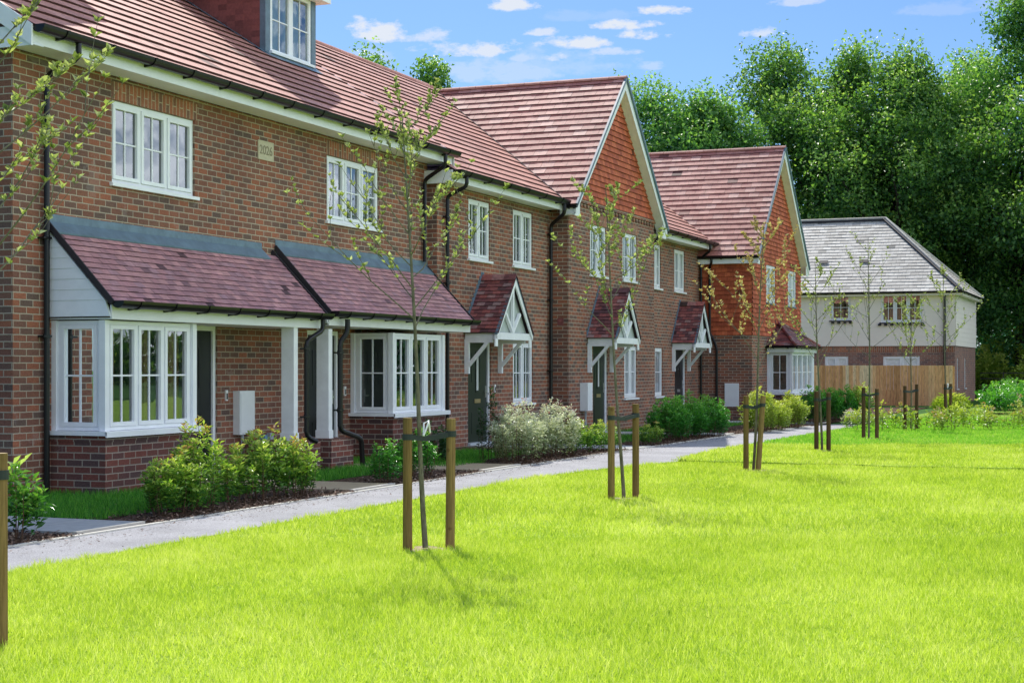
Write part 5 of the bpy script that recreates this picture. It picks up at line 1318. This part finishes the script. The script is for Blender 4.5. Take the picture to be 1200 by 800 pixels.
for (px, py, w, h, s) in [(601, 6, 30, 9, 1), (633, 38, 22, 5, .8), (446, 39, 34, 12, 1), (503, 44, 26, 8, .7), (545, 59, 50, 9, .9), (677, 52, 34, 8, 1), (716, 62, 30, 5, .6), (652, 69, 16, 6, .8), (613, 69, 15, 5, .5), (739, 31, 36, 6, 1), (757, 42, 32, 6, 1), (778, 14, 26, 6, 1), (888, 41, 22, 6, .8), (583, 87, 60, 12, .4), (764, 79, 16, 5, .4), (660, 75, 70, 14, .25), (430, 70, 30, 10, .3), (940, 2, 30, 6, .6), (690, 20, 60, 6, .15), (1130, 10, 60, 8, .2)]:
    r = (px - 600) / 1871; dx, dy, dz = C_ + r * S_n, S_n - r * C_, (429 - py) / 1871; L = math.hypot(dx, dy)
    a0 = math.atan2(dy, dx); e0 = math.atan2(dz, L); wa = w / 1871 * 1.25; ha = h / 1871 * 1.5
    u = W.m_('DIVIDE', W.m_('SUBTRACT', az, a0), wa); v = W.m_('DIVIDE', W.m_('SUBTRACT', el, e0), ha)
    v = W.m_('MULTIPLY', v, W.m_('MULTIPLY_ADD', W.m_('LESS_THAN', v, 0.), .8, 1.))
    g = W.m_('SUBTRACT', 1., W.m_('ADD', W.m_('MULTIPLY', u, u), W.m_('MULTIPLY', v, v)))
    g = W.m_('ADD', g, W.m_('MULTIPLY', nn_, 5.2)); g = W.m_('MULTIPLY', W.m_('MULTIPLY', W.m_('MAXIMUM', g, 0.), 1.1), s)
    g = W.m_('MINIMUM', g, .88 * s)
    dens = g if dens is None else W.m_('MAXIMUM', dens, g)
# general thin cloud elsewhere
# unseen bright cloud bank opposite the houses, added to fill their shaded fronts
fill_bank = W.m_('MULTIPLY', W.m_('MAXIMUM', W.m_('SUBTRACT', W.m_('MULTIPLY', sp.outputs[1], -1.), .12), 0.), 5., clamp=True)
fill_bank = W.m_('MULTIPLY', fill_bank, W.m_('MULTIPLY', W.m_('MAXIMUM', W.m_('SUBTRACT', nz2, .43), 0.), 6., clamp=True))
oth = W.m_('MULTIPLY', W.m_('MAXIMUM', W.m_('SUBTRACT', nz2, .60), 0.), W.m_('MULTIPLY', W.m_('GREATER_THAN', el, .30), 5.))
dens = W.m_('MINIMUM', W.m_('MAXIMUM', dens, oth), 1.)

hs = W.n('ShaderNodeHueSaturation'); hs.inputs['Saturation'].default_value = 1.0; hs.inputs['Value'].default_value = 1.0; W.l(sky.outputs[0], hs.inputs['Color'])
skc = W.mix(1., hs.outputs[0], (.44, .61, .85, 1), 'MULTIPLY')
cl = W.mix(dens, skc, (5.6, 5.8, 6.1, 1))
cl = W.mix(fill_bank, cl, (13.6, 14.5, 15.9, 1))
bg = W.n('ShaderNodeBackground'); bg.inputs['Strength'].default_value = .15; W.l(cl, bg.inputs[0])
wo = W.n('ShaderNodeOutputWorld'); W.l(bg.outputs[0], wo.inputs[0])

sl = bpy.data.lights.new('sun', 'SUN'); sl.energy = 5.0; sl.angle = R(.55); sl.color = (1., .96, .88)
so = bpy.data.objects.new('sun', sl); COL.objects.link(so); so.location = (40, 30, 40)
d = Vector((math.cos(SUN_EL) * math.cos(SUN_AZ), math.cos(SUN_EL) * math.sin(SUN_AZ), math.sin(SUN_EL)))
so.rotation_euler = d.to_track_quat('Z', 'Y').to_euler()

cd = bpy.data.cameras.new('camera'); cd.sensor_width = 36; cd.lens = 36 * F_PX; cd.clip_end = 2000; cd.clip_start = .1
cd.shift_y = (429 - 400) / 1200.
co = bpy.data.objects.new('camera', cd); COL.objects.link(co); co.location = (0, 0, CAMH)
co.rotation_euler = (R(90), 0, TH - R(90)); SC.camera = co
SC.view_settings.view_transform = 'Standard'; SC.view_settings.look = 'None'; SC.view_settings.exposure = 0; SC.view_settings.gamma = 1
SC.render.engine = 'CYCLES'; SC.cycles.max_bounces = 8; SC.cycles.transparent_max_bounces = 12; SC.cycles.use_denoising = True
